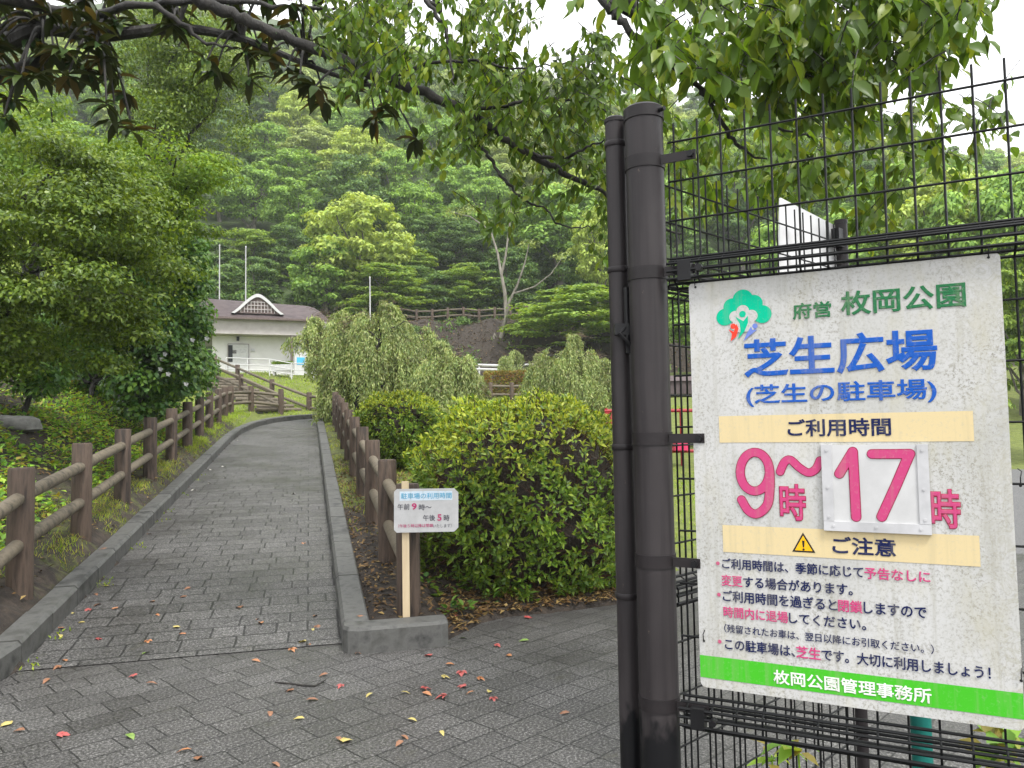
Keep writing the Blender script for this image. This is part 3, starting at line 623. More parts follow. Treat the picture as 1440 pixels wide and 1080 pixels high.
# hand painted digits
def spline(pts, n=10):
    pts = np.asarray(pts, float); o = []
    for i in range(len(pts)-1):
        p = [pts[max(i-1, 0)], pts[i], pts[i+1], pts[min(i+2, len(pts)-1)]]
        for t in np.linspace(0, 1, n, endpoint=False):
            o.append(.5*((2*p[1])+(-p[0]+p[2])*t+(2*p[0]-5*p[1]+4*p[2]-p[3])*t*t+(-p[0]+3*p[1]-3*p[2]+p[3])*t**3))
    return np.array(o+[pts[-1]])
wS = .0096
def digit(name, polys, par, h, w=wS):
    o = MB(); i = MB()
    for k, pl_ in enumerate(polys): SA.stroke(o, pl_, w+.0017, h+.0004*k); SA.stroke(i, pl_, w, h+.0016+.0003*k)
    oo = o.build(name, MT['p_red'], par); i.build('pink_fill', MT['p_pink'], oo); return oo
loop = [zp(222+74*cos(a), 228-98*sin(a)) for a in np.linspace(-.05, 2*pi-.05, 40)]
tail = spline([zp(297, 225), zp(298, 310), zp(285, 395), zp(235, 440), zp(190, 425), zp(155, 370)])
digit('numeral', [loop, tail], board, .0014)
digit('wave_dash', [spline([zp(350, 228), zp(372, 180), zp(402, 168), (zp(445, 205)), zp(492, 232), zp(530, 215), zp(552, 172)])], board, .0014, .0085)
for x0, x1, y0, y1 in ((1098, 1133, 681, 731), (1310.5, 1350.5, 688, 742)):
    a = U(x0, (y0+y1)/2); tx('時', x0-1, x1+1, (y0+y1)/2, y1-y0+2, MT['p_red'], bold=.035, h=.0014); tx('時', x0, x1, (y0+y1)/2, y1-y0, MT['p_pink'], bold=.01, h=.002)
pr_ = rect([(1155.5, 625), (1304, 626), (1160, 744.5), (1308, 751)])
plate = SA.slab(MB(), [(pr_[0], pr_[1]), (pr_[2], pr_[1]), (pr_[2], pr_[3]), (pr_[0], pr_[3])], .001, .006).build('hour_plate', MT['white'], board)
sw = .0215
for nm, r in (('frame_strip', (pr_[0]-.001, pr_[1]+sw, pr_[0]+sw, pr_[3]+.001)), ('frame_strip', (pr_[2]-sw, pr_[1]+sw, pr_[2]+.001, pr_[3]+.001)), ('frame_strip', (pr_[0]-.001, pr_[1]-.001, pr_[2]+.001, pr_[1]+sw-.0006))):
    fs = SA.slab(MB(), [(r[0], r[1]), (r[2], r[1]), (r[2], r[3]), (r[0], r[3])], .0005, .0095).build(nm, MT['galv'], plate)
rv = MB()
for u, v in [(pr_[0]+sw/2, pr_[3]-.012), (pr_[0]+sw/2, (pr_[1]+pr_[3])/2), (pr_[0]+sw/2, pr_[1]+sw+.01), (pr_[2]-sw/2, pr_[3]-.012), (pr_[2]-sw/2, (pr_[1]+pr_[3])/2), (pr_[2]-sw/2, pr_[1]+sw+.01), (pr_[0]+.02, pr_[1]+sw/2), ((pr_[0]+pr_[2])/2, pr_[1]+sw/2), (pr_[2]-.02, pr_[1]+sw/2)]:
    rv.tube([SA.p(u, v, .009), SA.p(u, v, .0112)], .0032, 10)
rv.build('rivet', MT['galv'], plate)
digit('numeral', [[zp(650, 238), zp(685, 180), zp(718, 126)], [zp(718, 128), zp(727, 290), zp(735, 455)]], plate, .0066)
digit('numeral', [[zp(815, 138), zp(910, 138), zp(1006, 137)], [zp(1004, 138), zp(935, 300), zp(864, 455)]], plate, .0066)
# emblem
zl = lambda X, Y: U(990+X/10.8, 390+Y/10.8); sc_ = np.linalg.norm(zl(1000, 500)-zl(0, 500))/1000
em = MB(); hh = .0012
for X_, Y_, r in ((320, 605, 132), (430, 450, 135), (590, 335, 152), (755, 400, 135), (885, 560, 137), (600, 470, 170)): SA.disc(em, zl(X_, Y_), r*sc_, hh, 36); hh += .00012
emb = em.build('tree_emblem', MT['p_teal'], board); em = MB()
for X_, Y_, r in ((590, 515, 95), (478, 600, 92), (722, 585, 92), (600, 620, 110), (560, 720, 120), (640, 720, 110)): SA.disc(em, zl(X_, Y_), r*sc_, hh, 30); hh += .00012
SA.poly(em, [zl(440, 690), zl(430, 800), zl(760, 800), zl(770, 665)], hh); em.build('emblem_gap', MT['board'], emb); hh += .0002
def fig(head, r, body, m):
    e = MB(); SA.disc(e, zl(*head), r*sc_, hh, 20); a = [zl(*p) for p in body]; SA.poly(e, a[::-1], hh); e.build('emblem_figure', m, emb)
fig((588, 560), 50, [(480, 600), (600, 668), (668, 585), (672, 690), (620, 820), (515, 945), (560, 820), (545, 705)], MT['p_teal'])
fig((447, 745), 42, [(372, 790), (455, 830), (498, 705), (528, 780), (495, 900), (410, 972), (428, 860)], MT['p_lred'])
fig((777, 742), 40, [(718, 745), (735, 795), (812, 797), (725, 865), (600, 972), (655, 850)], MT['p_lblue'])
ti = MB()
for px, py in ((978, 404), (1390, 362), (990, 901), (1435, 683), (1436, 957)):
    c = SA.p(*U(px, py), .002); ti.tube([c+nA*.003, c+EZ*.018+nA*.006, c+EZ*.03-nA*.006+eA*.004, c+EZ*.034-nA*.03], .0012, 6)
    SA.disc(ti, U(px, py), .003, .0011, 10)
ti.build('tie_wire', MT['black'], root)
# teal pipe and weed behind the foot of the sign
q = D(1296, 1040, 1.95); o = MB().prof((q[0], q[1], 0), [(-.1, .024), (.95, .024), (.955, .0)], 18).build('pipe_stub', MT['teal'], loc=(q[0], q[1], 0), smooth=True); tag(o, 'teal plastic pipe standing behind the lower edge of the large sign', 'pipe')

# ------------------------------------------------------------------ building on the upper lawn
MT['roof'] = mottled('brown_roof', (.04, .028, .03), (.1, .075, .076), 3, .75, .4, .02); MT['wallw'] = mottled('white_render', (.6, .59, .58), (.7, .69, .68), 2, .7, .1, .003)
MT['fascia'] = mottled('pinkish_fascia', (.34, .31, .3), (.44, .41, .4), 3, .7, .1, .003); MT['dark'] = flat('dark_glass', (.015, .017, .02), .1)
MT['lattice'] = mottled('brown_lattice', (.06, .04, .038), (.16, .12, .11), 18, .7, .6, .02)
MT['blue'] = flat('blue_poster', (.08, .4, .65), .4, .05)
bL = D(284, 535, 37.4); bR = D(466, 530, 39.6); zb0 = 4.12
e = np.array([bR[0]-bL[0], bR[1]-bL[1], 0]); BW = np.linalg.norm(e); e /= BW; nb2 = np.array([e[1], -e[0], 0]); o0 = np.array([bL[0], bL[1], zb0])
BP = Plane(o0, e, EZ, nb2)
bp = lambda px, py: BP.uv(px, py)
root = thing('park_office', 'low white building with a brown curved roof and arched dormer beyond the stairway', 'building', o0)
ze = bp(340, 449)[1]; zf = bp(340, 470)[1]; ez = ze
MB().box(o0+e*(BW/2+.2)-nb2*3.6+EZ*(zf/2), (BW-.5, 5.4, zf+.02), e, -nb2).build('wall', MT['wallw'], root)
MB().box(o0+e*(BW/2)-nb2*3.0+EZ*((zf+ze)/2), (BW, 6.2, ze-zf), e, -nb2).build('fascia', MT['fascia'], root)
rf = MB(); rows = []; nu = 26; nv = 13; rh = 1.45
for i in range(nu):
    u = -.3+(BW+.6)*i/(nu-1); q = min(1, (BW+.3-u)/1.3); sc = math.sqrt(max(0.0, 1-(1-q)**2)); rhu = rh*(1-.16*max(0, u/BW))
    for j in range(nv):
        a = 1-2*j/(nv-1); y_ = -3.0+3.4*a*(.35+.65*sc); z_ = ze+rhu*(1-abs(a))**.82*sc
        rows.append(o0+e*u+nb2*y_+EZ*(z_+.02))
rf.add(rows, [(i*nv+j, i*nv+j+1, (i+1)*nv+j+1, (i+1)*nv+j) for i in range(nu-1) for j in range(nv-1)]+[tuple(range(nv-1, -1, -1))])
roof = rf.build('roof', MT['roof'], root, True)
MB().box(o0+e*BW/2+nb2*.42+EZ*(ze+.0), (BW+.5, .1, .1), e, -nb2).build('gutter', MT['lattice'], roof)
ua, ub = bp(325, 440)[0], bp(399, 440)[0]; uc = (ua+ub)/2; hw_ = (ub-ua)/2; zl0 = bp(360, 441)[1]; zt_ = bp(362, 414)[1]
arch = spline([(-1, -.02), (-.78, .2), (-.48, .6), (-.2, .9), (0, 1.0), (.2, .9), (.48, .6), (.78, .2), (1, -.02)], 4)
AP = [(uc+x*hw_, zl0+z*(zt_-zl0)) for x, z in arch]
dm = MB(); n_ = len(AP)
dm.add(np.concatenate([BP.pts(AP, .12), BP.pts(AP, -2.9)]), [(i, i+1, n_+i+1, n_+i) for i in range(n_-1)])
dor = dm.build('dormer', MT['roof'], roof)
MB().add(BP.pts([(uc+(u-uc)*.93, zl0+(v-zl0)*.93) for u, v in AP], .08), [tuple(range(n_))]).build('lattice', MT['lattice'], dor)
tr_ = MB(); In = [(uc+(u-uc)*.87, zl0+(v-zl0)*.85-.02) for u, v in AP]
tr_.add(np.concatenate([BP.pts(AP, .2), BP.pts(In, .2), BP.pts(AP, .06), BP.pts(In, .06)]), [(i, i+1, n_+i+1, n_+i) for i in range(n_-1)]+[(i, i+1, 2*n_+i+1, 2*n_+i) for i in range(n_-1)]+[(n_+i, n_+i+1, 3*n_+i+1, 3*n_+i) for i in range(n_-1)])
tr_.build('trim', MT['white'], dor)
lt = MB()
for k in range(-5, 6):
    hh_ = np.interp(abs(k)*.085, [0, .2, .48, .78], [.9, .8, .5, .12])*.85
    lt.box(BP.p(uc+k*.085*hw_*1.5, zl0+hh_*.45*(zt_-zl0), .11), (.03, .03, hh_*.8*(zt_-zl0)), e, -nb2)
for k in (.2, .4, .58): lt.box(BP.p(uc, zl0+k*(zt_-zl0), .115), (hw_*1.2*(1.05-k), .03, .03), e, -nb2)
lt.build('grille', MT['fascia'], dor)
wz = -.86
def wbox(name, px0, px1, py0, py1, m, th=.06, par=None):
    a = bp(px0, py1); b = bp(px1, py0); return MB().box(BP.p((a[0]+b[0])/2, (a[1]+b[1])/2, wz), (b[0]-a[0], th, b[1]-a[1]), e, -nb2).build(name, m, par or root)
wbox('door_frame', 320.3, 351, 481.2, 528.5, MT['lattice'], .08); dr = wbox('door', 321, 350, 482, 528, MT['white'], .12); wbox('glass', 321.3, 327.5, 483, 507, MT['dark'], .15, dr); wbox('door_edge', 349.3, 350.3, 482, 528, MT['galv'], .15, dr)
wbox('wall_notice', 336, 347, 489, 494, MT['galv'], .13, dr); wbox('wall_notice', 354, 359, 488, 492, MT['galv'], .1); wbox('wall_notice', 327.5, 333, 490, 495, MT['lattice'], .12, dr)
wbox('wall_lamp', 333, 337, 471, 477, MT['dark'], .3)
a = bp(409, 531); b = bp(411.5, 473); MB().box(BP.p((a[0]+b[0])/2, (b[1]+0)/2, .1), (.13, .13, b[1]), e, -nb2).build('column', MT['lattice'], root)
a = bp(414, 514); b = bp(434, 496); o = MB().box(BP.p((a[0]+b[0])/2, b[1]/2, .12), (b[0]-a[0], .05, b[1]), e, -nb2).build('panel', MT['white'], thing('poster_board', 'white notice board with a blue poster beside the dark column of the building', 'board', BP.p((a[0]+b[0])/2, 0, .12)))
a = bp(417, 513); b = bp(428, 503); MB().box(BP.p((a[0]+b[0])/2, (a[1]+b[1])/2, .15), (b[0]-a[0], .02, b[1]-a[1]), e, -nb2).build('poster', MT['blue'], o)
# planter
q = D(398, 525, 36.6); q[2] = float(H(q[0], q[1])); pt = thing('planter', 'white planter box of yellow green plants in front of the building', 'planter', q)
MB().box(q+[0, 0, .45], (1.0, .4, .3)).box(q+[-.4, 0, .15], (.08, .3, .34)).box(q+[.4, 0, .15], (.08, .3, .34)).build('box', MT['white'], pt)
k = 160; LB().add(q+np.stack([rng.uniform(-.45, .45, k), rng.uniform(-.15, .15, k), np.full(k, .58)], -1), rdir(k)*.6+EZ, rdir(k), .22, .1, 'mid').build('plants', MT['bright'], pt)
def rails_fence(name, label, pts, h, zr, rp_, rr_, m, cat='railing', n=8):
    root = thing(name, label, cat, pts[0])
    for p in pts: MB().prof(p, [(-.2, rp_), (h, rp_)], n).build('post', m, root, True)
    for z in zr: MB().tube([np.array(p)+[0, 0, z] for p in pts], rr_, n).build('rail', m, root, True)
    return root
def onH(px, py, d): q = D(px, py, d); q[2] = float(H(q[0], q[1])); return q
rails_fence('white_railing', 'white pipe railing along the top of the lawn in front of the building', [onH(px, 530, 36) for px in (318, 348, 379, 410, 441, 470, 500)], .78, (.22, .45, .75), .03, .022, MT['white'])
rails_fence('white_guard_rail', 'white road guard rail behind the reddish hedge', [onH(px, 527, 42.5) for px in (640, 674, 710, 746, 782, 818, 856)], .62, (.35, .58), .05, .075, MT['white'])
log_fence('log_fence', 'distant brown log fence in front of the reddish hedge', [tuple(onH(px, 562, 35+.0*px)) for px in (628, 659, 690, 720, 750, 782, 812)], .85, .1, .06, (.8, .35))
log_fence('log_fence', 'far grey log fence along the top of the bare earth bank', [tuple(onH(px, 456, 52)) for px in range(542, 830, 22)], 1.0, .1, .06, (.85, .45))
for px, y0, y1, d, lab in ((308.5, 420, 345, 44, 'thin white pole half hidden by the flowering shrub, left of the arched dormer'), (345.5, 420, 347, 44, 'white flagpole rising right behind the arched dormer'), (520.5, 440, 390, 42, 'short white pole above the weeping tree')):
    a = D(px, y0, d); b = D(px, y1, d); zg = float(H(a[0], a[1])); o = MB().prof((a[0], a[1], zg), [(0, .05), (.02, .045), (b[2]-zg-.05, .032), (b[2]-zg, .045), (b[2]-zg+.05, .02)], 10).build('flagpole', MT['white'], loc=(a[0], a[1], zg), smooth=True); tag(o, lab, 'flagpole')
# shelter and red play frame beyond the post
q = D(985, 560, 19); q[2] = float(H(q[0], q[1])); sh = thing('shelter', 'brown roofed shelter glimpsed between the gate post and the large sign', 'shelter', q)
zr = D(957, 548, 19)[2]
MB().box(q+[0, 0, zr-q[2]+.0], (3.2, 2.4, .3), taper=1).box(q+[0, 0, zr-q[2]+.22], (3.3, 2.5, .14), taper=.8).build('roof', MT['roof'], sh)
for i in (-1, 1):
    for j in (-1, 1): MB().prof(q+[i*1.3, j*.9, 0], [(0, .07), (zr-q[2]-.1, .07)], 10).build('leg', MT['lattice'], sh)
q = D(945, 640, 15.5); q[2] = float(H(q[0], q[1])); sh = thing('play_frame', 'red pipe play frame on the lawn beyond the gate post', 'play frame', q)
for px in (853, 905, 958, 1010):
    a = D(px, 600, 15.5); zt2 = D(px, 574, 15.5)[2]; MB().tube([[a[0], a[1], q[2]], [a[0], a[1], zt2]], .03, 8).build('leg', MT['red'], sh)
for yy in (577, 634): a = D(850, yy+1, 15.5); b = D(1015, yy, 15.5); MB().tube([a, b], .035, 8).build('bar', MT['red'], sh)
a = D(957, 626, 15.4); MB().box(a, (.3, .3, .2), taper=.8).build('seat', flat('pink_plastic', (.5, .03, .1), .4), sh); a = D(856, 592, 15.4); MB().box(a, (.2, .2, .34), taper=.7).build('seat', MT['red'], sh)

# ------------------------------------------------------------------ vegetation helpers
def hemi_clump(lb, c, rad, flatness, n, L, W, tpl='far', up=.5, droop=.3):
    d = rdir(n); d[:, 2] = np.abs(d[:, 2])*np.where(rng.random(n) < .75, 1, -.6); rr_ = rng.random(n)**.45
    p = np.asarray(c)+d*rr_[:, None]*np.array([rad, rad, rad*flatness])
    nr = unit(d+np.array([0, 0, up])+rng.normal(size=(n, 3))*.35); dr = rng.normal(size=(n, 3)); dr -= nr*(dr*nr).sum(1, keepdims=True); dr = unit(dr)+np.array([0, 0, -droop])
    lb.add(p, dr, nr, L*rng.uniform(.7, 1.3, n), W*rng.uniform(.7, 1.3, n), tpl)
def ell_points(n, c, r, shell=.5):
    d = rdir(n); return np.asarray(c)+d*(shell+(1-shell)*rng.random(n)[:, None]**.7)*np.asarray(r)
def limb(mb, a, b, r0_, r1_, sag=.1, n=6):
    a = np.asarray(a, float); b = np.asarray(b, float); t = np.linspace(0, 1, n)[:, None]; p = a+(b-a)*t+np.array([0, 0, 1])*np.sin(t*pi)*np.linalg.norm(b-a)*sag+rng.normal(size=(n, 3))*.03*np.linalg.norm(b-a)*np.sin(t*pi)
    mb.tube(p, np.linspace(r0_, r1_, n), 7); return p
PROTO = {}
def tree_proto(kind, nclump, nleaf, L, seed):
    lb = LB(); tr = MB(); H_ = 10.0
    limb(tr, (0, 0, -1.2), (rng.normal()*.3, rng.normal()*.3, 6.5), .28, .1, .02)
    if kind == 'maple':
        cs = []
        for i in range(nclump):
            z = 3.0+6.6*rng.random()**.8; rm = 3.9*math.sqrt(max(.05, 1-((z-4.2)/6.0)**2)); a = rng.random()*2*pi; q = rm*rng.random()**.5; cs.append((q*cos(a), q*sin(a), z-.06*q*q))
        for c in cs: hemi_clump(lb, c, rng.uniform(.8, 1.5), .22, nleaf, L, L*.7, up=1.2, droop=.25)
    else:
        tall = 1.25 if kind == 'dark' else 1.0
        cs = ell_points(nclump, (0, 0, 6.1), (3.3, 3.3, 3.3*tall), .62)
        cs = cs[cs[:, 2] > 2.2]
        for c in cs: hemi_clump(lb, c, rng.uniform(.6, 1.15), rng.uniform(.35, .6), nleaf, L, L*.62, up=.6, droop=.35)
        for c in ell_points(10, (0, 0, 5.8), (1.8, 1.8, 2.3), 0): hemi_clump(lb, c, 1.4, .8, nleaf//2, L*1.3, L, up=.5)
    for i in rng.choice(len(cs), min(9, len(cs)), replace=False): c = np.asarray(cs[i]); limb(tr, (0, 0, max(1.6, c[2]*.55)), c, .09, .03, .08)
    r = bpy.data.objects.new('forest_tree', None); COL.objects.link(r)
    c = lb.build('crown', FORE[kind], r); t = tr.build('trunk', MT['bark2'], r)
    PROTO.setdefault(kind, []).append(r); return r
for kd in ('pale', 'mid', 'grey', 'dark', 'maple'):
    for i in range(2): tree_proto(kd, 84, 170, .28, i)
USED = set()
def put_tree(kind, x, y, zb, htot, wid, label, group=None, name='forest_tree'):
    r = random.choice(PROTO[kind])
    if r.name not in USED: USED.add(r.name); o = r
    else: o = copy_tree(r)
    o.name = name; o.location = (x, y, zb); k = htot/10.0; kw = wid/7.6; o.scale = (kw, kw, k); o.rotation_euler = (0, 0, random.uniform(0, 6.28)); tag(o, label, 'tree', group); return o
def px_tree(kind, px, d, ytop, wpx, label, zoff=0):
    q = D(px, 600, d); zb = float(H(q[0], q[1]))-.2+zoff; zt = D(px, ytop, d)[2]; return put_tree(kind, q[0], q[1], zb, (zt-zb)*1.02, wpx*d/1081*1.05, label, name='broadleaf_tree' if kind != 'maple' else 'maple_tree')
for a in [('pale', 330, 64, 236, 165, 'pale yellow green rounded tree left of the tallest pale crown on the slope'), ('pale', 405, 60, 218, 170, 'tallest pale yellow green tree standing above the building roof'),
          ('pale', 508, 57, 268, 160, 'light green domed tree between the building and the bare trunk'), ('grey', 610, 66, 205, 170, 'grey green broad tree behind the layered maple'),
          ('maple', 630, 55, 322, 150, 'bright layered maple above the log fence on the earth bank'), ('maple', 425, 50, 362, 170, 'layered green maple close behind the building roof'),
          ('maple', 545, 54, 372, 110, 'small layered maple between domed light tree and fence'), ('dark', 745, 60, 285, 190, 'dark dense tree behind the bare forked trunk'), ('dark', 690, 64, 330, 150, 'dark shaded tree straight behind the bare forked trunk'),
          ('maple', 815, 47, 405, 190, 'dark green spreading maple right of the bare earth bank'), ('dark', 845, 56, 340, 130, 'dark tree directly left of the gate pole above the maple'), ('pale', 850, 52, 285, 90, 'yellow green tree just left of the gate pole'),
          ('mid', 335, 48, 340, 150, 'mid green tree behind the flagpoles'), ('dark', 300, 52, 375, 120, 'dark tree between the flagpoles and flowering shrub'), ('mid', 460, 56, 330, 120, 'mid green tree behind the right end of the roof'),
          ('dark', 590, 58, 380, 120, 'dark tree in shade behind the bank fence'), ('mid', 960, 50, 300, 170, 'mid green tree beyond the gate post top'), ('mid', 1010, 40, 380, 150, 'green tree behind the second wire panel'),
          ('pale', 1345, 40, 232, 200, 'light green tree seen through the mesh above the large sign'), ('maple', 1440, 33, 330, 160, 'green layered tree beside the right edge of the large sign'), ('mid', 1240, 44, 280, 190, 'mid green tree behind the crooked white board'), ('mid', 1130, 46, 300, 180, 'mid green tree left behind the crooked white board'),
          ('grey', 75, 40, 150, 150, 'greyish tree far behind the left bank'), ('mid', 790, 63, 255, 170, 'mid green tree on the slope between the bare forked trunk and the gate pole'), ('mid', 1410, 37, 212, 190, 'tall green tree behind the mesh at the right picture edge'), ('mid', 1290, 50, 222, 210, 'broad green tree far behind the top of the mesh'), ('maple', 1450, 25, 345, 150, 'near layered tree filling the gap right of the large sign'), ('pale', 20, 30, 150, 130, 'light green tree behind the left bank at the picture edge'), ('mid', 190, 38, 190, 190, 'mid green tree rising behind the flowering shrub')]:
    px_tree(*a)
# wooded hillside
names = {'pale': 'pale yellow green', 'mid': 'mid green', 'grey': 'grey green', 'dark': 'dark green', 'maple': 'layered fresh green'}
cnt = 0; y = 71.0
while y < 168:
    sp_ = 5.4+(y-71)*.035; x = -.8*y-4+random.uniform(0, sp_)
    while x < .82*y+4:
        xx = x+random.uniform(-1.6, 1.6); yy = y+random.uniform(-2, 2); n1 = nz(xx*2.2+4, yy*2.7); ang = xx/yy
        wts = {'pale': .5+1.4*(n1 > .2), 'mid': 1.6, 'grey': .8+(yy > 90), 'dark': .9+1.5*(n1 < -.25)+(ang > -.1 and yy < 80)*.8, 'maple': .6}
        kd = random.choices(list(wts), list(wts.values()))[0]
        zone = ('lower' if yy < 85 else 'middle' if yy < 118 else 'upper')+' wooded hillside '+('beyond the left bank' if ang < -.38 else 'above the building' if ang < -.16 else 'above the weeping trees' if ang < .14 else 'behind the gate post and sign')
        put_tree(kd, xx, yy, float(H(xx, yy))-.6, random.uniform(7.5, 12.5)*(1+.1*(yy > 110)), random.uniform(6.5, 9.5), f'{names[kd]} tree on the {zone}', f'{names[kd]} trees on the {zone}'); cnt += 1
        x += sp_*random.uniform(.85, 1.25)
    y += 7.2+(y-63)*.02
for i in range(46):
    yy = random.uniform(53.5, 70); xx = random.uniform(-.62, .25)*yy
    if -9 < xx < 9 and yy < 57: continue
    put_tree(random.choice(['dark', 'dark', 'maple']), xx, yy, float(H(xx, yy))-1.2, random.uniform(4.5, 6.5), random.uniform(4.5, 6.5), 'low shaded understory tree at the foot of the wooded hillside', 'understory trees at the foot of the hillside')
print('hill trees', cnt)
for kd in PROTO:
    for r in PROTO[kd]:
        if r.name not in USED and 'label' not in r:
            for c in list(r.children): bpy.data.objects.remove(c)
            bpy.data.objects.remove(r)
# forked pale trunk on the bank
bt = thing('bare_forked_tree', 'tall pale forked trunk with few leaves leaning over the bare earth bank', 'tree', onH(695, 505, 49))
def pxl(pts, d): return [D(x, y_, d+dd) for x, y_, dd in pts]
tr = MB(); q0 = onH(696, 505, 49)
tr.tube([q0-[0, 0, .4], q0]+pxl([(703, 480, 0), (712, 447, 0), (710, 412, 0), (705, 385, 0)], 49), [.25, .2, .17, .14, .12, .1], 10)
tr.tube(pxl([(705, 387, 0), (700, 357, .3), (690, 325, .6), (662, 305, .8), (632, 297, 1)], 49), [.09, .075, .06, .04, .02], 8); tr.tube(pxl([(705, 387, 0), (711, 360, 0), (715, 330, 0), (719, 296, 0)], 49), [.085, .07, .055, .03], 8)
tr.build('trunk', MT['palebark'], bt, True)
tr = MB(); tr.tube(pxl([(708, 462, -.1), (716, 425, -.3), (728, 400, -.6), (738, 370, -.8), (744, 343, -1)], 49), [.1, .09, .07, .05, .02], 8)
tr.tube(pxl([(722, 413, -.5), (752, 403, -.8), (775, 385, -1), (791, 362, -1.2)], 49), [.06, .05, .035, .015], 8); tr.build('branch', MT['palebark'], bt, True)
lb = LB()
for px, py in ((640, 300), (660, 296), (690, 318), (718, 300), (744, 345), (790, 362)): hemi_clump(lb, D(px, py, 49), .8, .5, 110, .16, .08)
lb.build('crown', FORE['grey'], bt)

# ------------------------------------------------------------------ weeping trees
def weeping(label, base, domes, d):
    base = np.asarray(base, float); root = thing('weeping_tree', label, 'tree', base); tr = MB(); lb = LB(); tw = LB(); first = True
    for (px, ytop, wpx, ybot, ns) in domes:
        top_ = D(px, ytop, d); zb_ = D(px, ybot, d)[2]; rx = wpx/2*d/1081; tp_ = top_-[0, 0, .9]
        limb(tr, base if first else base+[0, 0, .8], tp_-[0, 0, .3], .13, .05, .03); first = False
        for i in range(9):
            a = rng.random()*6.28; limb(tr, tp_-[0, 0, .4], tp_+[rx*.6*cos(a), rx*.6*sin(a), .1], .03, .008, .15)
        nh = max(10, ns//17); ha = rng.random(nh)*2*pi; hr_ = rx*np.sqrt(rng.random(nh)); hd_ = rng.random(nh)**1.5*.85; hr_[:3] = [.05, .1, .2*rx]; hd_[:3] = 0
        for i in range(ns):
            j = rng.integers(nh); a = ha[j]+rng.normal()*.12; rr_ = max(.02, hr_[j]+rng.normal()*.09); z0 = top_[2]-(top_[2]-zb_)*.6*min(1, rr_/rx)**2-hd_[j]-rng.random()*.12
            p0 = np.array([top_[0]+rr_*cos(a)*.88, top_[1]+rr_*sin(a)*.88, z0]); ln2 = min(rng.uniform(.4, 1.9), z0-zb_+rng.uniform(-.3, .15)); 
            if ln2 < .2: ln2 = .2
            k = int(ln2/.05)+2; t = np.linspace(0, 1, k)[:, None]; out = np.array([cos(a), sin(a), 0])*rng.uniform(.1, .45)
            p = p0+out*np.sqrt(t)*min(ln2, 1)*.7+np.array([0, 0, -1])*(t**1.3)*ln2+rng.normal(size=(k, 3))*.025
            dr = np.array([0, 0, -1.])+out*.4+rng.normal(size=(k, 3))*.45; lb.add(p, dr, rdir(k)+[0, 0, .2], rng.uniform(.09, .16, k), rng.uniform(.03, .045, k), 'mid')
            if rng.random() < .035:
                k2 = 14; tw.add(p0+rng.normal(size=(k2, 3))*[.16, .16, .1], np.array([cos(a), sin(a), .1])+rdir(k2)*.7, rdir(k2), rng.uniform(.18, .4, k2), .012, 'far')
    tr.build('trunk', MT['bark'], root, True); lb.build('crown', MT['weep'], root); 
    if tw.n > 900: tw.build('bare_twigs', MT['deadtwig'], root)
weeping('large pale green weeping tree in front of the building right of the stairway', onH(505, 580, 23.5), [(482, 434, 115, 530, 600), (535, 422, 185, 592, 1700), (440, 444, 95, 492, 330), (595, 458, 130, 598, 850)], 23.5)
weeping('lower weeping tree with bare twigs on top between the two clipped shrubs', onH(625, 588, 21.5), [(622, 478, 120, 600, 1000), (655, 498, 80, 602, 500)], 21.5)
weeping('pale weeping tree behind the reddish hedge', onH(738, 540, 40), [(725, 492, 90, 530, 420), (760, 496, 80, 530, 320)], 40)
weeping('tall weeping tree near the gate pole right of the reddish hedge', onH(812, 590, 27), [(800, 468, 130, 575, 1000), (848, 502, 90, 600, 500), (770, 498, 80, 560, 450)], 27)
# low hedge
q = onH(735, 560, 37.5); hd = thing('hedge', 'clipped hedge with reddish leaves behind the distant log fence', 'hedge', q); lb = LB(); n = 9000
p = rng.uniform(-1, 1, (n, 3)); f = rng.integers(0, 4, n); p[f == 0, 2] = 1; p[f == 1, 1] = -1; p[f == 2, 0] = np.sign(p[f == 2, 0]); p = p*(1+rng.normal(size=(n, 1))*.03)
zt3 = D(735, 524, 37.5)[2]-q[2]
lb.add(q+p*np.array([1.75, .7, zt3/2])+[0, 0, zt3/2], rdir(n)+[0, 0, .4], rdir(n), .11, .06, 'far'); lb.build('leaves', MT['reddish'], hd); MB().box(q+[0, 0, zt3*.45], (3.1, 1.1, zt3*.85), taper=.95).build('branches', MT['lattice'], hd)

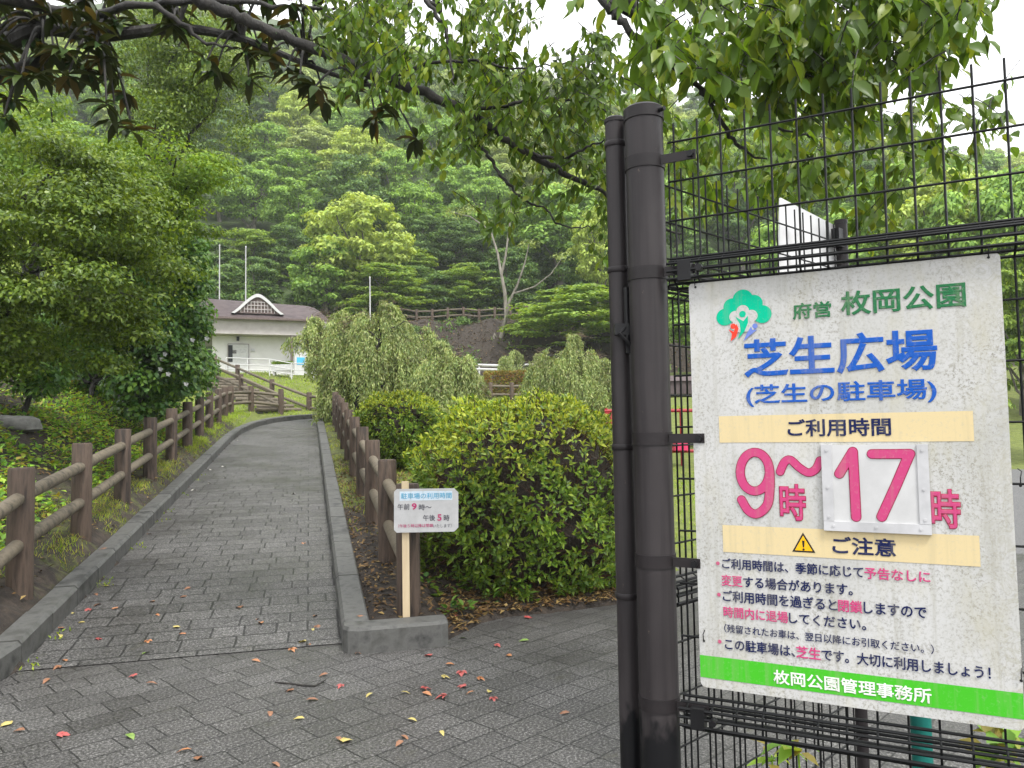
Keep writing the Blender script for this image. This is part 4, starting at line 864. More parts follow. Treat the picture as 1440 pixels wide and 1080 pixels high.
# ------------------------------------------------------------------ clipped shrubs beside the path
def clipped(label, c, r, n, L, W, tpl, twigs, z0):
    c = np.asarray(c, float); r = np.asarray(r, float); root = thing('clipped_shrub', label, 'shrub', (c[0], c[1], z0)); P_ = 2.7
    def surf(dv_): k = (np.abs(dv_)**P_).sum(1)**(-1/P_); b_ = 1+.05*np.sin(dv_[:, 0]*9+dv_[:, 2]*7)+.04*np.sin(dv_[:, 1]*13+dv_[:, 2]*5+2)+.03*np.sin(dv_[:, 0]*23-dv_[:, 1]*19); return dv_*(k*b_)[:, None]
    dv_ = rdir(n); s_ = surf(dv_); pat = np.sin(dv_[:, 0]*5.1+1.7)*np.sin(dv_[:, 2]*6.3+.5)+.6*np.sin(dv_[:, 0]*11+dv_[:, 2]*9)
    keep = (pat < .5) | (rng.random(n) < .42) | (dv_[:, 2] > .55); dv_, s_ = dv_[keep], s_[keep]; n = len(dv_)
    dep = 1-.17*rng.random(n)**2.2; nr = unit(s_/r+.0); p = c+s_*dep[:, None]*r
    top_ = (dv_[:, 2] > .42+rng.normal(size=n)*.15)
    # small rosettes: several leaves share a shoot
    lbs = [LB(), LB()]
    for j in range(5):
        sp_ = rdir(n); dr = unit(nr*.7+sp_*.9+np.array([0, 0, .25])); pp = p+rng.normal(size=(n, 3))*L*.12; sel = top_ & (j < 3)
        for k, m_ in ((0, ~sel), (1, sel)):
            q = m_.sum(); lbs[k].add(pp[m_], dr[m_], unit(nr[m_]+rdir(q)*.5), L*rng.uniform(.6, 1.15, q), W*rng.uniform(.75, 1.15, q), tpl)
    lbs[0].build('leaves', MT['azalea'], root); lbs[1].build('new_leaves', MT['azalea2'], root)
    dv_ = rdir(twigs); s_ = surf(dv_)*r; tb = LB(); pp = c+s_*rng.uniform(.55, .93, twigs)[:, None]
    pp[:, 2] = np.maximum(pp[:, 2], z0+.02); tb.add(pp, unit(s_)+rdir(twigs)*.6+[0, 0, .5], rdir(twigs), rng.uniform(.1, .28, twigs), .008, 'far')
    st2 = MB()
    for i in range(26):
        a = rng.random()*6.28; b_ = c+surf(rdir(1))[0]*r*.8; b_[2] = max(b_[2], z0+.3); limb(st2, (c[0]+.5*r[0]*cos(a), c[1]+.5*r[1]*sin(a), z0-.05), b_, .016, .006, .05)
    tb.build('twigs', MT['twig'], root); st2.build('stems', MT['bark'], root)
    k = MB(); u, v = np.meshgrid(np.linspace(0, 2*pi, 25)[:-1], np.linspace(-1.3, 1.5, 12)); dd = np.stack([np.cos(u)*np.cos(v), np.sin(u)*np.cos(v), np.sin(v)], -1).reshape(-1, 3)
    k.add(c+surf(dd)*r*.78*(1+rng.normal(size=(len(dd), 1))*.03), [(i*24+j, i*24+(j+1) % 24, (i+1)*24+(j+1) % 24, (i+1)*24+j) for i in range(11) for j in range(24)]); k.build('light_block_core', MT['innr'], root); return root  # solid dark core added inside the leaves to block light
MT['innr'] = mottled('dark_light_block', (.012, .01, .008), (.05, .035, .025), 30, .9, 1, .05)  # dark brown for the added light-blocking core of the shrubs
cb = D(742, 720, 7.35)
clipped('large clipped round shrub with yellow green top beside the gate pole', (cb[0], cb[1], .80), (1.06, 1.02, .93), 7400, .062, .026, 'mid', 5200, .0)
cb = D(560, 610, 13.5); zz = float(H(cb[0], cb[1]))
clipped('smaller clipped yellow green shrub behind the right log fence', (cb[0]+.05, cb[1], 1.48), (.74, .85, .62), 4600, .07, .032, 'far', 1500, zz)
# weeds at the foot of the large shrub
WEED = [(620, 845, 'camphor'), (655, 862, 'hib'), (632, 868, 'hib'), (690, 852, 'hib'), (740, 850, 'hib'), (825, 838, 'hib'), (648, 835, 'hib'), (600, 830, 'hib'), (715, 840, 'hib')]
for i, (px, py, m_) in enumerate(WEED):
    q = G(px, py); k = 12; lb = LB(); a = rng.random(k)*6.28
    lb.add(q+np.stack([np.cos(a)*.03, np.sin(a)*.03, rng.uniform(.02, .12, k)], -1), np.stack([np.cos(a), np.sin(a), rng.uniform(.1, .9, k)], -1), np.tile(EZ, (k, 1))+rdir(k)*.2, rng.uniform(.05, .09, k), rng.uniform(.03, .055, k), 'near')
    o = lb.build('weed', MT[m_], loc=q); tag(o, 'small leafy weed growing in bare soil at the foot of the large clipped shrub', 'weed', 'weeds under the large clipped shrub')

for px, py, d, k in ((1122, 1052, 2.3, 9), (1085, 1062, 2.5, 7), (1412, 1040, 1.95, 14), (1395, 1062, 2.0, 12)):
    q = D(px, py, d); lb = LB(); a = rng.random(k)*6.28; st3 = MB(); st3.tube([[q[0], q[1], 0], [q[0]+.01, q[1], q[2]*.6], q], .003, 6)
    lb.add(q+rdir(k)*.03, np.stack([np.cos(a), np.sin(a), rng.uniform(-.5, .6, k)], -1), rdir(k)*.4+EZ, rng.uniform(.05, .1, k), rng.uniform(.03, .06, k), 'near')
    rt_ = thing('weed', 'leafy weed growing up through the wire under the large sign', 'weed', (q[0], q[1], 0), 'weeds under the large sign'); st3.build('stem', MT['cover'], rt_); lb.build('leaves', MT['cover'], rt_)
for px, py, d, w_, h_ in ((586, 474, 49, 1.6, .9), (622, 486, 48, 1.9, 1.0), (660, 498, 47, 1.5, .8), (760, 470, 49.5, 2.2, 1.4), (650, 470, 50, 1.0, .5), (800, 500, 46.5, 1.8, 1.2)):
    q = onH(px, py, d); lb = LB()
    for c in ell_points(9, q+[0, 0, h_*.4], (w_/2, .6, h_*.5), .3): hemi_clump(lb, c, .4, .7, 90, .13, .07)
    tag(lb.build('low_shrub', FORE['dark'], loc=q), 'low dark shrub growing on the bare earth bank below the far log fence', 'shrub', 'low shrubs on the bare earth bank')

# ------------------------------------------------------------------ trees and shrubs on the left bank
def near_tree(name, label, base, clumps, m, L, W, tpl='mid', cat='tree', limbs=14, r0=.09, flat_=.6, bark='bark', up=.6, droop=.3):
    """clumps: list of (centre, radius, leaf count)"""
    base = np.asarray(base, float); root = thing(name, label, cat, base); lb = LB(); tr = MB()
    cs = np.array([c[0] for c in clumps]); ctr = cs.mean(0); fork = base+(ctr-base)*np.array([.35, .35, .45])
    limb(tr, base-[0, 0, .4], fork, r0, r0*.75, .03)
    for i in rng.choice(len(cs), min(limbs, len(cs)), replace=False): limb(tr, fork+rng.normal(size=3)*.05, cs[i], r0*.5, .012, .1, 8)
    for c, rad, n in clumps: hemi_clump(lb, c, rad, flat_, n, L, W, tpl, up, droop)
    tr.build('trunk', MT[bark], root, True); lb.build('crown', MT[m], root); return root
def ball(c, r, k, rad, n, shell=.45): return [(p, rad*random.uniform(.7, 1.3), int(n*random.uniform(.7, 1.3))) for p in ell_points(k, c, r, shell)]
c = D(212, 440, 14.0); hb = np.array([c[0]-.2, c[1]+.2, 0]); hb[2] = float(H(hb[0], hb[1]))
cl = [q for q in ball((c[0], c[1], c[2]), (.98, 1.1, 1.9), 95, .42, 330) if q[0][2] > hb[2]+.35]
hib = near_tree('flowering_shrub', 'dense dark green flowering shrub dotted with white blossoms on the left bank', hb, cl, 'hib', .1, .07, 'mid', 'shrub', flat_=.8, r0=.07)
for px, py in ((228, 505), (226, 519), (237, 526), (200, 512), (271, 478), (250, 483), (285, 520), (232, 498), (247, 402), (227, 362), (190, 430), (262, 540), (291, 476), (222, 330)):
    v = ray(px, py); fc_ = CAM+v*((13.05+.9*abs(px-235)/80)/v[1]); lb = LB(); k = 5; a = np.arange(k)*2*pi/k
    t1 = np.array([1., 0, 0]); t2 = np.array([0, -.3, .95]); d_ = np.cos(a)[:, None]*t1+np.sin(a)[:, None]*t2+np.array([0, -.35, 0]); lb.add(np.tile(fc_, (k, 1)), d_, np.tile([0, -1., .2], (k, 1)), .05, .05, 'mid')
    o = lb.build('flower', MT['white'], hib)
c = D(70, 370, 9.6); bb = np.array([c[0]-2.3, c[1]+.3, 0]); bb[2] = float(H(bb[0], bb[1]))
near_tree('broadleaf_tree', 'broad yellow green tree leaning over the left bank at the picture edge', bb, ball(c, (1.5, 1.3, 1.5), 130, .46, 420, .6), 'olive2', .064, .036, 'mid', r0=.1, flat_=.42)
c = D(215, 275, 12.5); bb = np.array([c[0]-1.6, c[1]+2.6, 0]); bb[2] = float(H(bb[0], bb[1]))
near_tree('maple_tree', 'light green tree with flat layered sprays above the flowering shrub', bb, ball(c, (1.35, 1.1, 1.05), 44, .55, 290, .2), 'bright', .075, .045, 'mid', flat_=.2, r0=.08, up=1.0)
c = D(255, 120, 15.5); bb = np.array([c[0]-1.6, c[1]+.5, 0]); bb[2] = float(H(bb[0], bb[1]))
near_tree('broadleaf_tree', 'tall fine leaved tree hanging down in front of the hillside at upper left', bb, ball(c, (1.5, 1.3, 2.2), 95, .5, 300, .1), 'olive2', .075, .04, 'mid', flat_=.9, r0=.12, up=.2, droop=.7)
c = D(35, 262, 17); bb = np.array([c[0], c[1]+.5, 0]); bb[2] = float(H(bb[0], bb[1]))
near_tree('broadleaf_tree', 'bright green tree standing behind the left bank tree', bb, ball(c, (2.0, 1.6, 1.9), 60, .7, 200, .3), 'bright', .12, .07, 'mid', r0=.12)
c = D(120, 480, 15.5); bb = np.array([c[0], c[1], 0]); bb[2] = float(H(bb[0], bb[1]))
near_tree('evergreen_shrub', 'dark evergreen shrub filling the shade between bank tree and flowering shrub', bb, ball((c[0], c[1]+.8, c[2]-.3), (2.3, 1.2, 1.1), 60, .55, 240, .3), 'magn0', .12, .06, 'mid', 'shrub', r0=.06) if 'magn0' in MT else near_tree('evergreen_shrub', 'dark evergreen shrub filling the shade between bank tree and flowering shrub', bb, ball((c[0], c[1]+.8, c[2]-.3), (2.3, 1.2, 1.1), 60, .55, 240, .3), 'hib', .12, .06, 'mid', 'shrub', r0=.06)
c = D(20, 500, 11.5); bb = np.array([c[0], c[1]+.3, 0]); bb[2] = float(H(bb[0], bb[1]))
near_tree('evergreen_shrub', 'dark evergreen shrub above the grey boulder on the left bank', bb, ball((c[0], c[1]+.3, c[2]), (1.3, .8, .7), 34, .4, 200, .3), 'hib', .1, .05, 'mid', 'shrub', r0=.05)
# boulder
q = G(18, 600); v_ = MB(); u, v = np.meshgrid(np.linspace(0, 2*pi, 19)[:-1], np.linspace(-1.5, 1.5, 10)); dd = np.stack([np.cos(u)*np.cos(v), np.sin(u)*np.cos(v), np.sin(v)], -1).reshape(-1, 3)
k = (np.abs(dd)**3).sum(1)**(-1/3)*(1+.06*np.sin(dd[:, 0]*5+dd[:, 2]*4)+rng.normal(size=len(dd))*.012)
v_.add(q+dd*k[:, None]*np.array([.36, .25, .13])+[0, 0, .03], [(i*18+j, i*18+(j+1) % 18, (i+1)*18+(j+1) % 18, (i+1)*18+j) for i in range(9) for j in range(18)])
MT['stone'] = mottled('grey_stone', (.09, .09, .085), (.24, .235, .22), 7, .8, .6, .02)
tag(v_.build('boulder', MT['stone'], loc=q, smooth=True), 'grey boulder lying on the left bank under the trees', 'boulder')

# ------------------------------------------------------------------ ground cover, grass, litter (uncountable)
def scatter(n, s0, s1, t0, t1): s = rng.uniform(s0, s1, n); t = rng.uniform(t0, t1, n); x, y = xy(s, t); return np.stack([x, y, H(x, y)], -1), s, t
p, s, t = scatter(62000, -.2, 17, -9.5, -2.62); dens = np.sin(p[:, 0]*2.3+1)*np.sin(p[:, 1]*1.9)+.5*np.sin(p[:, 0]*5.1+p[:, 1]*4.3)
shade = (p[:, 1] > 10.2) & (t < -4.6); keep = (dens+rng.normal(size=len(p))*.45 > -.55) & ~(shade & (rng.random(len(p)) < .55)); p = p[keep]; n = len(p)
lb = LB(); hgt = rng.uniform(.0, .24, n)*(.45+.55*(dens[keep] > .3)); d_ = rdir(n); d_[:, 2] = np.abs(d_[:, 2])*.6
lb.add(p+np.stack([hgt*0, hgt*0, hgt], -1), d_, rdir(n)*.45+EZ, rng.uniform(.05, .11, n), rng.uniform(.03, .06, n), 'mid'); tag(lb.build('ground_cover', MT['cover']), kind='stuff')
p1, s, t = scatter(12000, -.2, 18, -10, -2.2); p2, s, t = scatter(6500, .1, 9, .2, 2.3); p3, _, _ = scatter(1500, -.1, .9, .8, 2.6); p = np.concatenate([p1, p2, p3]); p = p[~inpoly(p[:, 0], p[:, 1], PAVE)]; n = len(p); d_ = rdir(n); d_[:, 2] *= .25
lb = LB().add(p+[0, 0, .012], d_, rdir(n)*.4+EZ, rng.uniform(.03, .08, n), rng.uniform(.01, .035, n), 'mid'); tag(lb.build('leaf_litter', MT['litter']), kind='stuff')
def grass(n, s0, s1, t0, t1, L, W, m, name, thr=-9, f=None):
    p, s, t = scatter(n, s0, s1, t0, t1); d0 = np.sin(p[:, 0]*3.1)*np.sin(p[:, 1]*2.7)+.5*np.sin(p[:, 0]*7+p[:, 1]*6)+rng.normal(size=n)*.3; k = d0 > thr
    if f is not None: k &= f(p, s, t)
    k &= ~inpoly(p[:, 0], p[:, 1], PAVE); p = p[k]; n = len(p); d_ = rng.normal(size=(n, 3))*.45; d_[:, 2] = 1
    tag(LB().add(p-[0, 0, .01], d_, rdir(n), L*rng.uniform(.5, 1.3, n), W*rng.uniform(.7, 1.3, n), 'blade').build(name, MT[m]), kind='stuff')
grass(15000, 1.2, 12, -2.95, -2.21, .055, .006, 'grass', 'verge_grass', -.1); grass(9000, 10, 22, -3.1, -2.1, .075, .011, 'grass2', 'verge_grass', -.5)
grass(14000, 2.8, 19, .2, 1.8, .055, .008, 'grass', 'verge_grass', -.1); grass(16000, 2.5, 16, 1.2, 7, .07, .012, 'grass2', 'lawn_grass', -9)
grass(24000, 19.8, 34, -9, 7, .11, .022, 'grass2', 'lawn_grass', -.9, lambda p, s, t: (s > 21.8) | (t > .9)); grass(12000, 20, 34, 7, 14, .11, .024, 'grass2', 'lawn_grass', -.9)
n = 5200; x = rng.uniform(-9, 12, n); y = 44.5+8.5*rng.random(n)**1.0; k = (np.sin(x*1.7+y*.8)+np.sin(x*.9-y*1.9)+rng.normal(size=n)*.5 > .75); x, y = x[k], y[k]; n = len(x); d_ = rng.normal(size=(n, 3))*.7; d_[:, 2] = np.abs(d_[:, 2])+.3
tag(LB().add(np.stack([x, y, H(x, y)], -1), d_, rdir(n), rng.uniform(.15, .4, n), rng.uniform(.06, .14, n), 'mid').build('bank_undergrowth', FORE['dark']), kind='stuff')
n = 5000; x = rng.uniform(-9, 12, n); y = rng.uniform(44.5, 53, n); d_ = rdir(n); d_[:, 2] *= .2; tag(LB().add(np.stack([x, y, H(x, y)+.03], -1), d_, rdir(n)*.4+EZ, rng.uniform(.1, .25, n), rng.uniform(.05, .12, n), 'mid').build('leaf_litter', MT['litter']), kind='stuff')
# moss and small weeds in the paving joints near the left kerb
p, s, t = scatter(700, -.1, 9, -2.02, -1.8); p[:, 2] = np.where(s > 0, .09*s, 0)+.004; k = (np.sin(s*4.1)+np.sin(s*9.7+1) > .7) & (t < -1.98+rng.random(700)*.12); p = p[k]; n = len(p)
tag(LB().add(p, rdir(n)*.6+EZ*.7, rdir(n), .035, .014, 'mid').build('joint_weeds', MT['grass2']), kind='stuff')

# ------------------------------------------------------------------ overhanging branches
def roots_tree(name, label, base): return thing(name, label, 'tree', base)
cb_ = np.array([-3.7, 2.6, 0.0]); ct = thing('overhanging_tree', 'broad tree whose dark wet boughs and drooping green leaves hang over the forecourt', 'tree', cb_)
tr = MB(); tr.tube([cb_-[0, 0, .3], cb_, cb_+[.05, .1, 1.6], cb_+[.1, .2, 3.4], cb_+[.3, .3, 5.2], cb_+[.7, .2, 6.6]], [.3, .24, .2, .18, .14, .08], 14); tr.build('trunk', MT['bark'], ct, True)
def bough(pts, r, anchor=None):
    P = [D(x, y_, d) for x, y_, d in pts]
    if anchor is not None: P = [np.asarray(anchor, float)]+P
    P = spline(P, 6); P = P+rng.normal(size=P.shape)*.006; rr_ = np.interp(np.linspace(0, 1, len(P)), np.linspace(0, 1, len(r)), r)*(1+.1*np.sin(np.arange(len(P))*1.7)); MB().tube(P, rr_, 10).build('bough', MT['bark'], ct, True)
bough([(190, -110, 4.2), (275, -4, 4.35), (335, 22, 4.4), (400, 52, 4.45), (470, 80, 4.5), (545, 112, 4.5), (612, 137, 4.5), (680, 172, 4.5), (735, 212, 4.5), (790, 242, 4.5), (850, 272, 4.5), (905, 312, 4.5), (960, 330, 4.5)], [.06, .045, .036, .032, .03, .028, .03, .024, .022, .02, .016, .012, .006], cb_+[.2, .25, 4.6])
bough([(80, 15, 4.8), (180, 10, 4.8), (290, 2, 4.7), (400, 10, 4.6), (470, 12, 4.6)], [.035, .028, .02, .014, .008], cb_+[.15, .25, 3.6])
bough([(560, -60, 4.2), (600, 0, 4.2), (625, 35, 4.2), (633, 75, 4.2), (640, 118, 4.2)], [.02, .016, .012, .008, .004], cb_+[.7, .2, 6.4])
bough([(810, -80, 3.1), (845, -2, 3.1), (870, 25, 3.1), (895, 52, 3.1), (935, 85, 3.1), (985, 125, 3.15), (1020, 150, 3.2), (1080, 175, 3.3), (1140, 195, 3.4)], [.035, .022, .018, .016, .014, .012, .01, .007, .004], cb_+[.7, .2, 6.5])
bough([(985, 125, 3.15), (1015, 170, 3.2), (1040, 205, 3.3), (1075, 225, 3.3)], [.012, .01, .008, .003])
bough([(665, 165, 4.5), (672, 195, 4.45), (690, 225, 4.4), (710, 255, 4.4), (735, 278, 4.4), (768, 296, 4.4), (790, 318, 4.4), (830, 318, 4.4)], [.014, .011, .01, .009, .007, .006, .005, .003])
bough([(215, 5, 4.7), (260, 35, 4.7), (290, 60, 4.7), (330, 68, 4.7)], [.02, .014, .01, .006]); bough([(740, 215, 4.5), (790, 222, 4.4), (825, 208, 4.3), (850, 195, 4.2)], [.012, .01, .007, .004])
bough([(545, 112, 4.5), (600, 90, 4.4), (660, 85, 4.4), (720, 95, 4.3), (790, 90, 4.2), (830, 75, 4.2)], [.014, .01, .008, .006, .004, .003])
bough([(640, 150, 4.5), (700, 150, 4.4), (770, 140, 4.4), (840, 150, 4.3), (890, 190, 4.3)], [.012, .01, .008, .005, .003])
# leafy sprays
lb = LB(); tw = MB()
def spray(c, n, L, spread=.16):
    c = np.asarray(c, float); a = rng.random()*6.28; ax = np.array([cos(a), sin(a), -.35-.5*rng.random()]); ax /= np.linalg.norm(ax); ln3 = spread*rng.uniform(1.2, 2.2); t = np.linspace(0, 1, 5)[:, None]
    P = c-ax*ln3*.6+ax*t*ln3+np.array([0, 0, -1])*(t**2)*ln3*.3; tw.tube(P, [.0028, .0025, .002, .0018, .001], 4, False)
    u = rng.random(n); p = c-ax*ln3*.6+ax*u[:, None]*ln3+np.array([0, 0, -1])*(u[:, None]**2)*ln3*.3
    d = rdir(n)*.75+ax*.5+np.array([0, 0, -.75]); lb.add(p+rdir(n)*.012, d, rdir(n)*.6+np.array([0, -.3, .6]), L*rng.uniform(.65, 1.2, n), L*rng.uniform(.42, .6, n), 'near')
def region(cx, cy, rx, ry, d0, d1, k, n=11, L=.085, spread=.16):
    for i in range(k):
        a = rng.random()*6.28; q = math.sqrt(rng.random()); spray(D(cx+rx*q*cos(a), cy+ry*q*sin(a), random.uniform(d0, d1)), n, L, spread)
region(545, 50, 85, 60, 4.0, 5.2, 77, 13, .068); region(690, 55, 60, 70, 4.0, 5.0, 65, 13, .068); region(610, 110, 105, 35, 4.0, 5.0, 26, 13, .068); region(735, 150, 100, 50, 4.1, 5.2, 72, 13, .068); region(825, 90, 40, 50, 3.9, 4.8, 35, 13, .068); region(770, 200, 60, 40, 4.6, 5.4, 18, 13, .068)
region(845, 180, 45, 70, 4.1, 5.4, 50, 13, .068); region(690, 295, 35, 25, 4.2, 4.8, 8, 13, .068); region(640, 200, 50, 25, 4.2, 5, 11, 13, .068); region(500, 15, 90, 30, 4.2, 5.2, 32, 13, .068); region(845, 310, 30, 40, 4.4, 5.5, 11, 13, .068); region(760, 265, 60, 25, 4.3, 5, 8, 13, .068)
region(1010, 45, 120, 70, 2.5, 3.5, 75, 11, .082, .13); region(1180, 25, 130, 65, 2.5, 3.6, 95, 11, .082, .13); region(1310, 10, 70, 60, 2.5, 3.6, 44, 11, .082, .13); region(1120, 110, 130, 38, 2.6, 3.6, 46, 11, .082, .13); region(1270, 80, 70, 40, 2.6, 3.6, 18, 11, .082, .13)
region(930, 120, 40, 50, 2.9, 4.2, 18, 10, .08, .13); region(1050, 220, 110, 70, 4.2, 6.5, 70, 11, .1); region(1190, 200, 130, 65, 4.2, 6.5, 70, 11, .1); region(1320, 180, 60, 50, 3.6, 5.5, 22, 10, .09); region(1230, 290, 60, 30, 4.5, 6.5, 12, 10, .1); region(1395, 150, 25, 25, 3.4, 4.2, 6, 9, .08)
region(975, 230, 50, 70, 4.4, 6.5, 28, 10, .1); region(1000, -60, 400, 60, 2.6, 4.5, 45, 10, .09, .15)
tw.build('twigs', MT['bark'], ct, True); lb.build('leaves', MT['camphor'], ct)
# big leaved evergreen at upper left
mb_ = np.array([-5.4, 4.2, 0.0]); mg = thing('big_leaved_evergreen', 'evergreen tree with large glossy leaves, brown underneath, hanging in at the upper left corner', 'tree', mb_)
tr = MB(); tr.tube([mb_-[0, 0, .3], mb_, mb_+[.1, 0, 2.2], mb_+[.3, .1, 4.6], mb_+[.2, .2, 6.2]], [.24, .19, .16, .12, .07], 12); tr.build('trunk', MT['bark'], mg, True)
lb = LB(); br_ = MB()
MAG = [(20, 30), (60, 72), (108, 42), (30, 108), (72, 20), (138, 62), (60, 102), (8, 62), (150, 18), (150, 148), (176, 132), (164, 172), (186, 182), (145, 84), (290, 86), (303, 100), (345, 72), (378, 78), (362, 58), (404, 96), (422, 106), (443, 122), (456, 142), (538, 152), (528, 168), (498, 128), (478, 62), (330, 28), (390, 38), (245, 40), (100, 8), (40, -15), (-15, 85), (-20, 20), (120, 100), (15, 140), (90, 70), (45, 55), (5, 165), (160, 108), (585, 195), (440, 60), (350, 110)]
MAG += [(rng.uniform(-30, 150), rng.uniform(-10, 110)) for _ in range(26)]+[(rng.uniform(150, 480), rng.uniform(-30, 45)) for _ in range(16)]
hubs = [D(-60, 60, 4.9), D(60, 40, 4.9), D(140, 50, 5.0), D(250, 40, 5.0), D(340, 55, 5.0), D(430, 90, 5.0), D(510, 120, 5.0)]
br_.tube(spline([mb_+[.25, .1, 4.2]]+hubs, 6), np.linspace(.07, .01, 6*7+1), 8); br_.tube(spline([mb_+[.2, 0, 3.3], D(-80, 130, 4.8), D(-5, 108, 4.8), D(40, 92, 4.8), D(75, 70, 4.8)], 6), np.linspace(.07, .03, 25), 9)
for px, py in MAG:
    c = D(px, py, random.uniform(4.5, 5.3)); hb_ = min(hubs, key=lambda q: np.linalg.norm(q-c)+.6*max(0, c[2]-q[2])); t = np.linspace(0, 1, 7)[:, None]; br_.tube(hb_+(c-hb_)*t+np.array([0, 0, .12])*np.sin(t*pi), np.linspace(.011, .006, 7), 6)
    n = random.randint(9, 14); a = rng.random(n)*6.28; d = np.stack([np.cos(a), np.sin(a), rng.uniform(-1.0, .35, n)], -1); lb.add(c+rdir(n)*.015, d, EZ+rdir(n)*.35, rng.uniform(.11, .18, n), rng.uniform(.045, .065, n), 'near')
br_.build('boughs', MT['bark'], mg, True); lb.build('leaves', MT['magnolia'], mg)

# ------------------------------------------------------------------ fallen leaves, one by one
FC = {'red': mottled('fallen_red', (.3, .045, .045), (.4, .1, .085), 40, .35, .2, .002), 'or': mottled('fallen_orange', (.3, .115, .045), (.44, .2, .085), 40, .35, .2, .002), 'ye': mottled('fallen_yellow', (.36, .28, .07), (.46, .4, .14), 40, .4, .2, .002),
      'br': mottled('fallen_brown', (.16, .07, .035), (.3, .14, .07), 40, .4, .2, .002), 'gr': mottled('fallen_green', (.1, .2, .03), (.2, .28, .06), 40, .4, .2, .002), 'pe': mottled('fallen_petal', (.42, .4, .36), (.55, .53, .48), 40, .5, .2, .002)}
CN = {'red': 'red', 'or': 'orange', 'ye': 'yellow', 'br': 'brown', 'gr': 'green'}
Z7 = [(630, 95, 'br'), (435, 158, 'br'), (180, 345, 'or'), (450, 315, 'ye'), (405, 350, 'br'), (410, 395, 'br'), (368, 418, 'red'), (310, 430, 'ye'), (480, 410, 'or'), (340, 470, 'ye'), (665, 437, 'or'), (262, 492, 'br'), (255, 525, 'ye'), (420, 540, 'red'), (625, 550, 'or'), (775, 518, 'or'), (1100, 468, 'or'), (617, 598, 'gr'), (560, 695, 'red'), (195, 715, 'br'), (240, 660, 'br'), (640, 725, 'br'), (270, 945, 'red'), (80, 925, 'br'), (550, 950, 'gr'), (775, 1010, 'or'), (840, 1040, 'br'), (1165, 1070, 'br'), (1235, 585, 'or'), (1080, 630, 'or'), (1300, 562, 'br'), (1270, 550, 'ye'), (1330, 440, 'br'), (1320, 500, 'ye'), (1340, 488, 'br'), (1005, 405, 'br'), (1020, 400, 'br'), (1260, 875, 'ye'), (1140, 855, 'br'), (1218, 757, 'br'), (1365, 690, 'br'), (1320, 795, 'br'), (1280, 135, 'or'), (1430, 962, 'br'), (750, 487, 'ye'), (20, 900, 'ye'), (1435, 740, 'red'), (640, 380, 'br'), (790, 325, 'br'), (770, 360, 'br'), (275, 630, 'or'), (1085, 455, 'br')]
Z8 = [(365, 607, 'red'), (460, 645, 'or'), (507, 685, 'red'), (505, 740, 'red'), (545, 765, 'or'), (358, 748, 'red'), (362, 770, 'or'), (420, 783, 'red'), (625, 760, 'ye'), (643, 795, 'red'), (118, 775, 'ye'), (270, 765, 'ye'), (300, 880, 'ye'), (245, 980, 'br'), (268, 955, 'br'), (425, 937, 'ye'), (705, 608, 'or'), (660, 567, 'red'), (515, 535, 'gr'), (770, 545, 'gr'), (20, 965, 'ye'), (75, 598, 'or'), (590, 708, 'or'), (80, 443, 'br'), (340, 566, 'or'), (485, 440, 'red'), (790, 448, 'red'), (940, 853, 'br'), (440, 700, 'ye')]
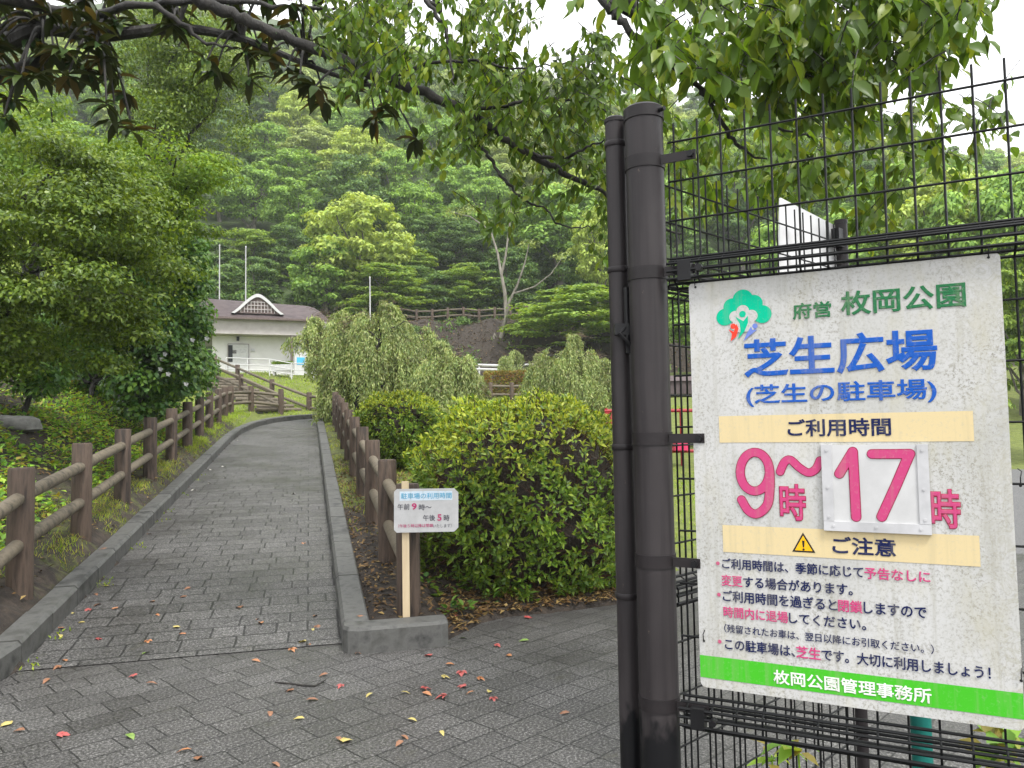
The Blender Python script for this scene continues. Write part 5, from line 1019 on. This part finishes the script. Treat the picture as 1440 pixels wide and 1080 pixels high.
for X_, Y_, cc_ in [(a/3, 720+b/3, c) for a, b, c in Z7]+[(480+a/3, 720+b/3, c) for a, b, c in Z8]:
    p = G(X_, Y_, .004); s, t = st(p[0], p[1]); kerbtop = ((-2.2 < t < -2.02 and s > 0) or (0 < t < .19 and s > 0) or (0 <= t < .7 and 0 < s < .2))
    if kerbtop: p = G(X_, Y_, .17)
    a = rng.random()*6.28; L = .09 if (X_, Y_) == (1100/3, 720+468/3) else random.uniform(.05, .075); lb = LB()
    d = np.array([[cos(a), sin(a), 0]]); nrm = np.array([[random.uniform(-.25, .25), random.uniform(-.25, .25), 1]])
    lb.add([p+[0, 0, .008]]-d*L/2, d, nrm, L, L*random.uniform(.4, .62), 'near')
    if cc_ == 'red' or random.random() < .3: lb.add([p+[0, 0, .01]]-d*L/2, d+np.array([[-d[0][1], d[0][0], .1]])*.8, nrm, L*.7, L*.35, 'near'); lb.add([p+[0, 0, .01]]-d*L/2, d-np.array([[-d[0][1], d[0][0], -.1]])*.8, nrm, L*.7, L*.35, 'near')
    where = ('on top of the kerb' if kerbtop else 'on the brick path by the left kerb' if (s > 0 and t < -1.45) else 'on the brick path by the right kerb' if (s > 0 and t > -.6 and t < .1) else 'in the middle of the brick path' if (s > 0 and t < 0) else
             'on bare soil under the large shrub' if (X_ > 600 and Y_ < 885) else 'on the forecourt below the kerb end block' if X_ > 540 else 'on the forecourt just before the path begins' if Y_ < 985 else 'on the forecourt at the bottom left of the picture' if X_ < 300 else 'on the forecourt at the bottom middle of the picture')
    tag(lb.build('fallen_leaf', FC[cc_], loc=p), f'{CN[cc_]} fallen leaf {where}', 'fallen leaf', f'{CN[cc_]} fallen leaves {where}')
for X_, Y_ in ((800, 900), (775, 928), (885, 905), (945, 890), (890, 962), (822, 990), (1243, 1005), (955, 938), (1000, 780), (700, 985)):
    p = G(X_/3, 360+Y_/3, .004); a = rng.random()*6.28; lb = LB().add([p+[0, 0, .008]], [[cos(a), sin(a), 0.1]], [[.3, .2, 1]], .07, .055, 'mid').add([p+[0, 0, .008]], [[cos(a+1.6), sin(a+1.6), 0.1]], [[.1, .2, 1]], .06, .05, 'mid')
    tag(lb.build('fallen_petal', FC['pe'], loc=p), 'crumpled white petal lying on the brick path', 'petal', 'white petals on the brick path')
p = [G(1160/3+x/3, 960+y/3, .004)+[0, 0, .006] for x, y in ((0, 2), (60, 8), (120, 16), (170, 18), (200, 2), (215, -10))]
tag(MB().tube(p, [.004, .006, .006, .005, .004, .002], 6).build('fallen_twig', MT['bark'], loc=p[0], smooth=True), 'thin dark twig lying on the forecourt left of the kerb end block', 'twig')

# ------------------------------------------------------------------ humid air
hm = bpy.data.materials.new('humid_air'); hm.use_nodes = True; hn = hm.node_tree; hn.nodes.clear()
pvn = hn.nodes.new('ShaderNodeVolumePrincipled'); pvn.inputs['Color'].default_value = (.93, .96, .98, 1); pvn.inputs['Density'].default_value = .0006; pvn.inputs['Anisotropy'].default_value = .2
oo = hn.nodes.new('ShaderNodeOutputMaterial'); hn.links.new(pvn.outputs[0], oo.inputs['Volume'])
tag(MB().box((0, 100, 60), (420, 270, 124)).build('haze', hm), kind='stuff')
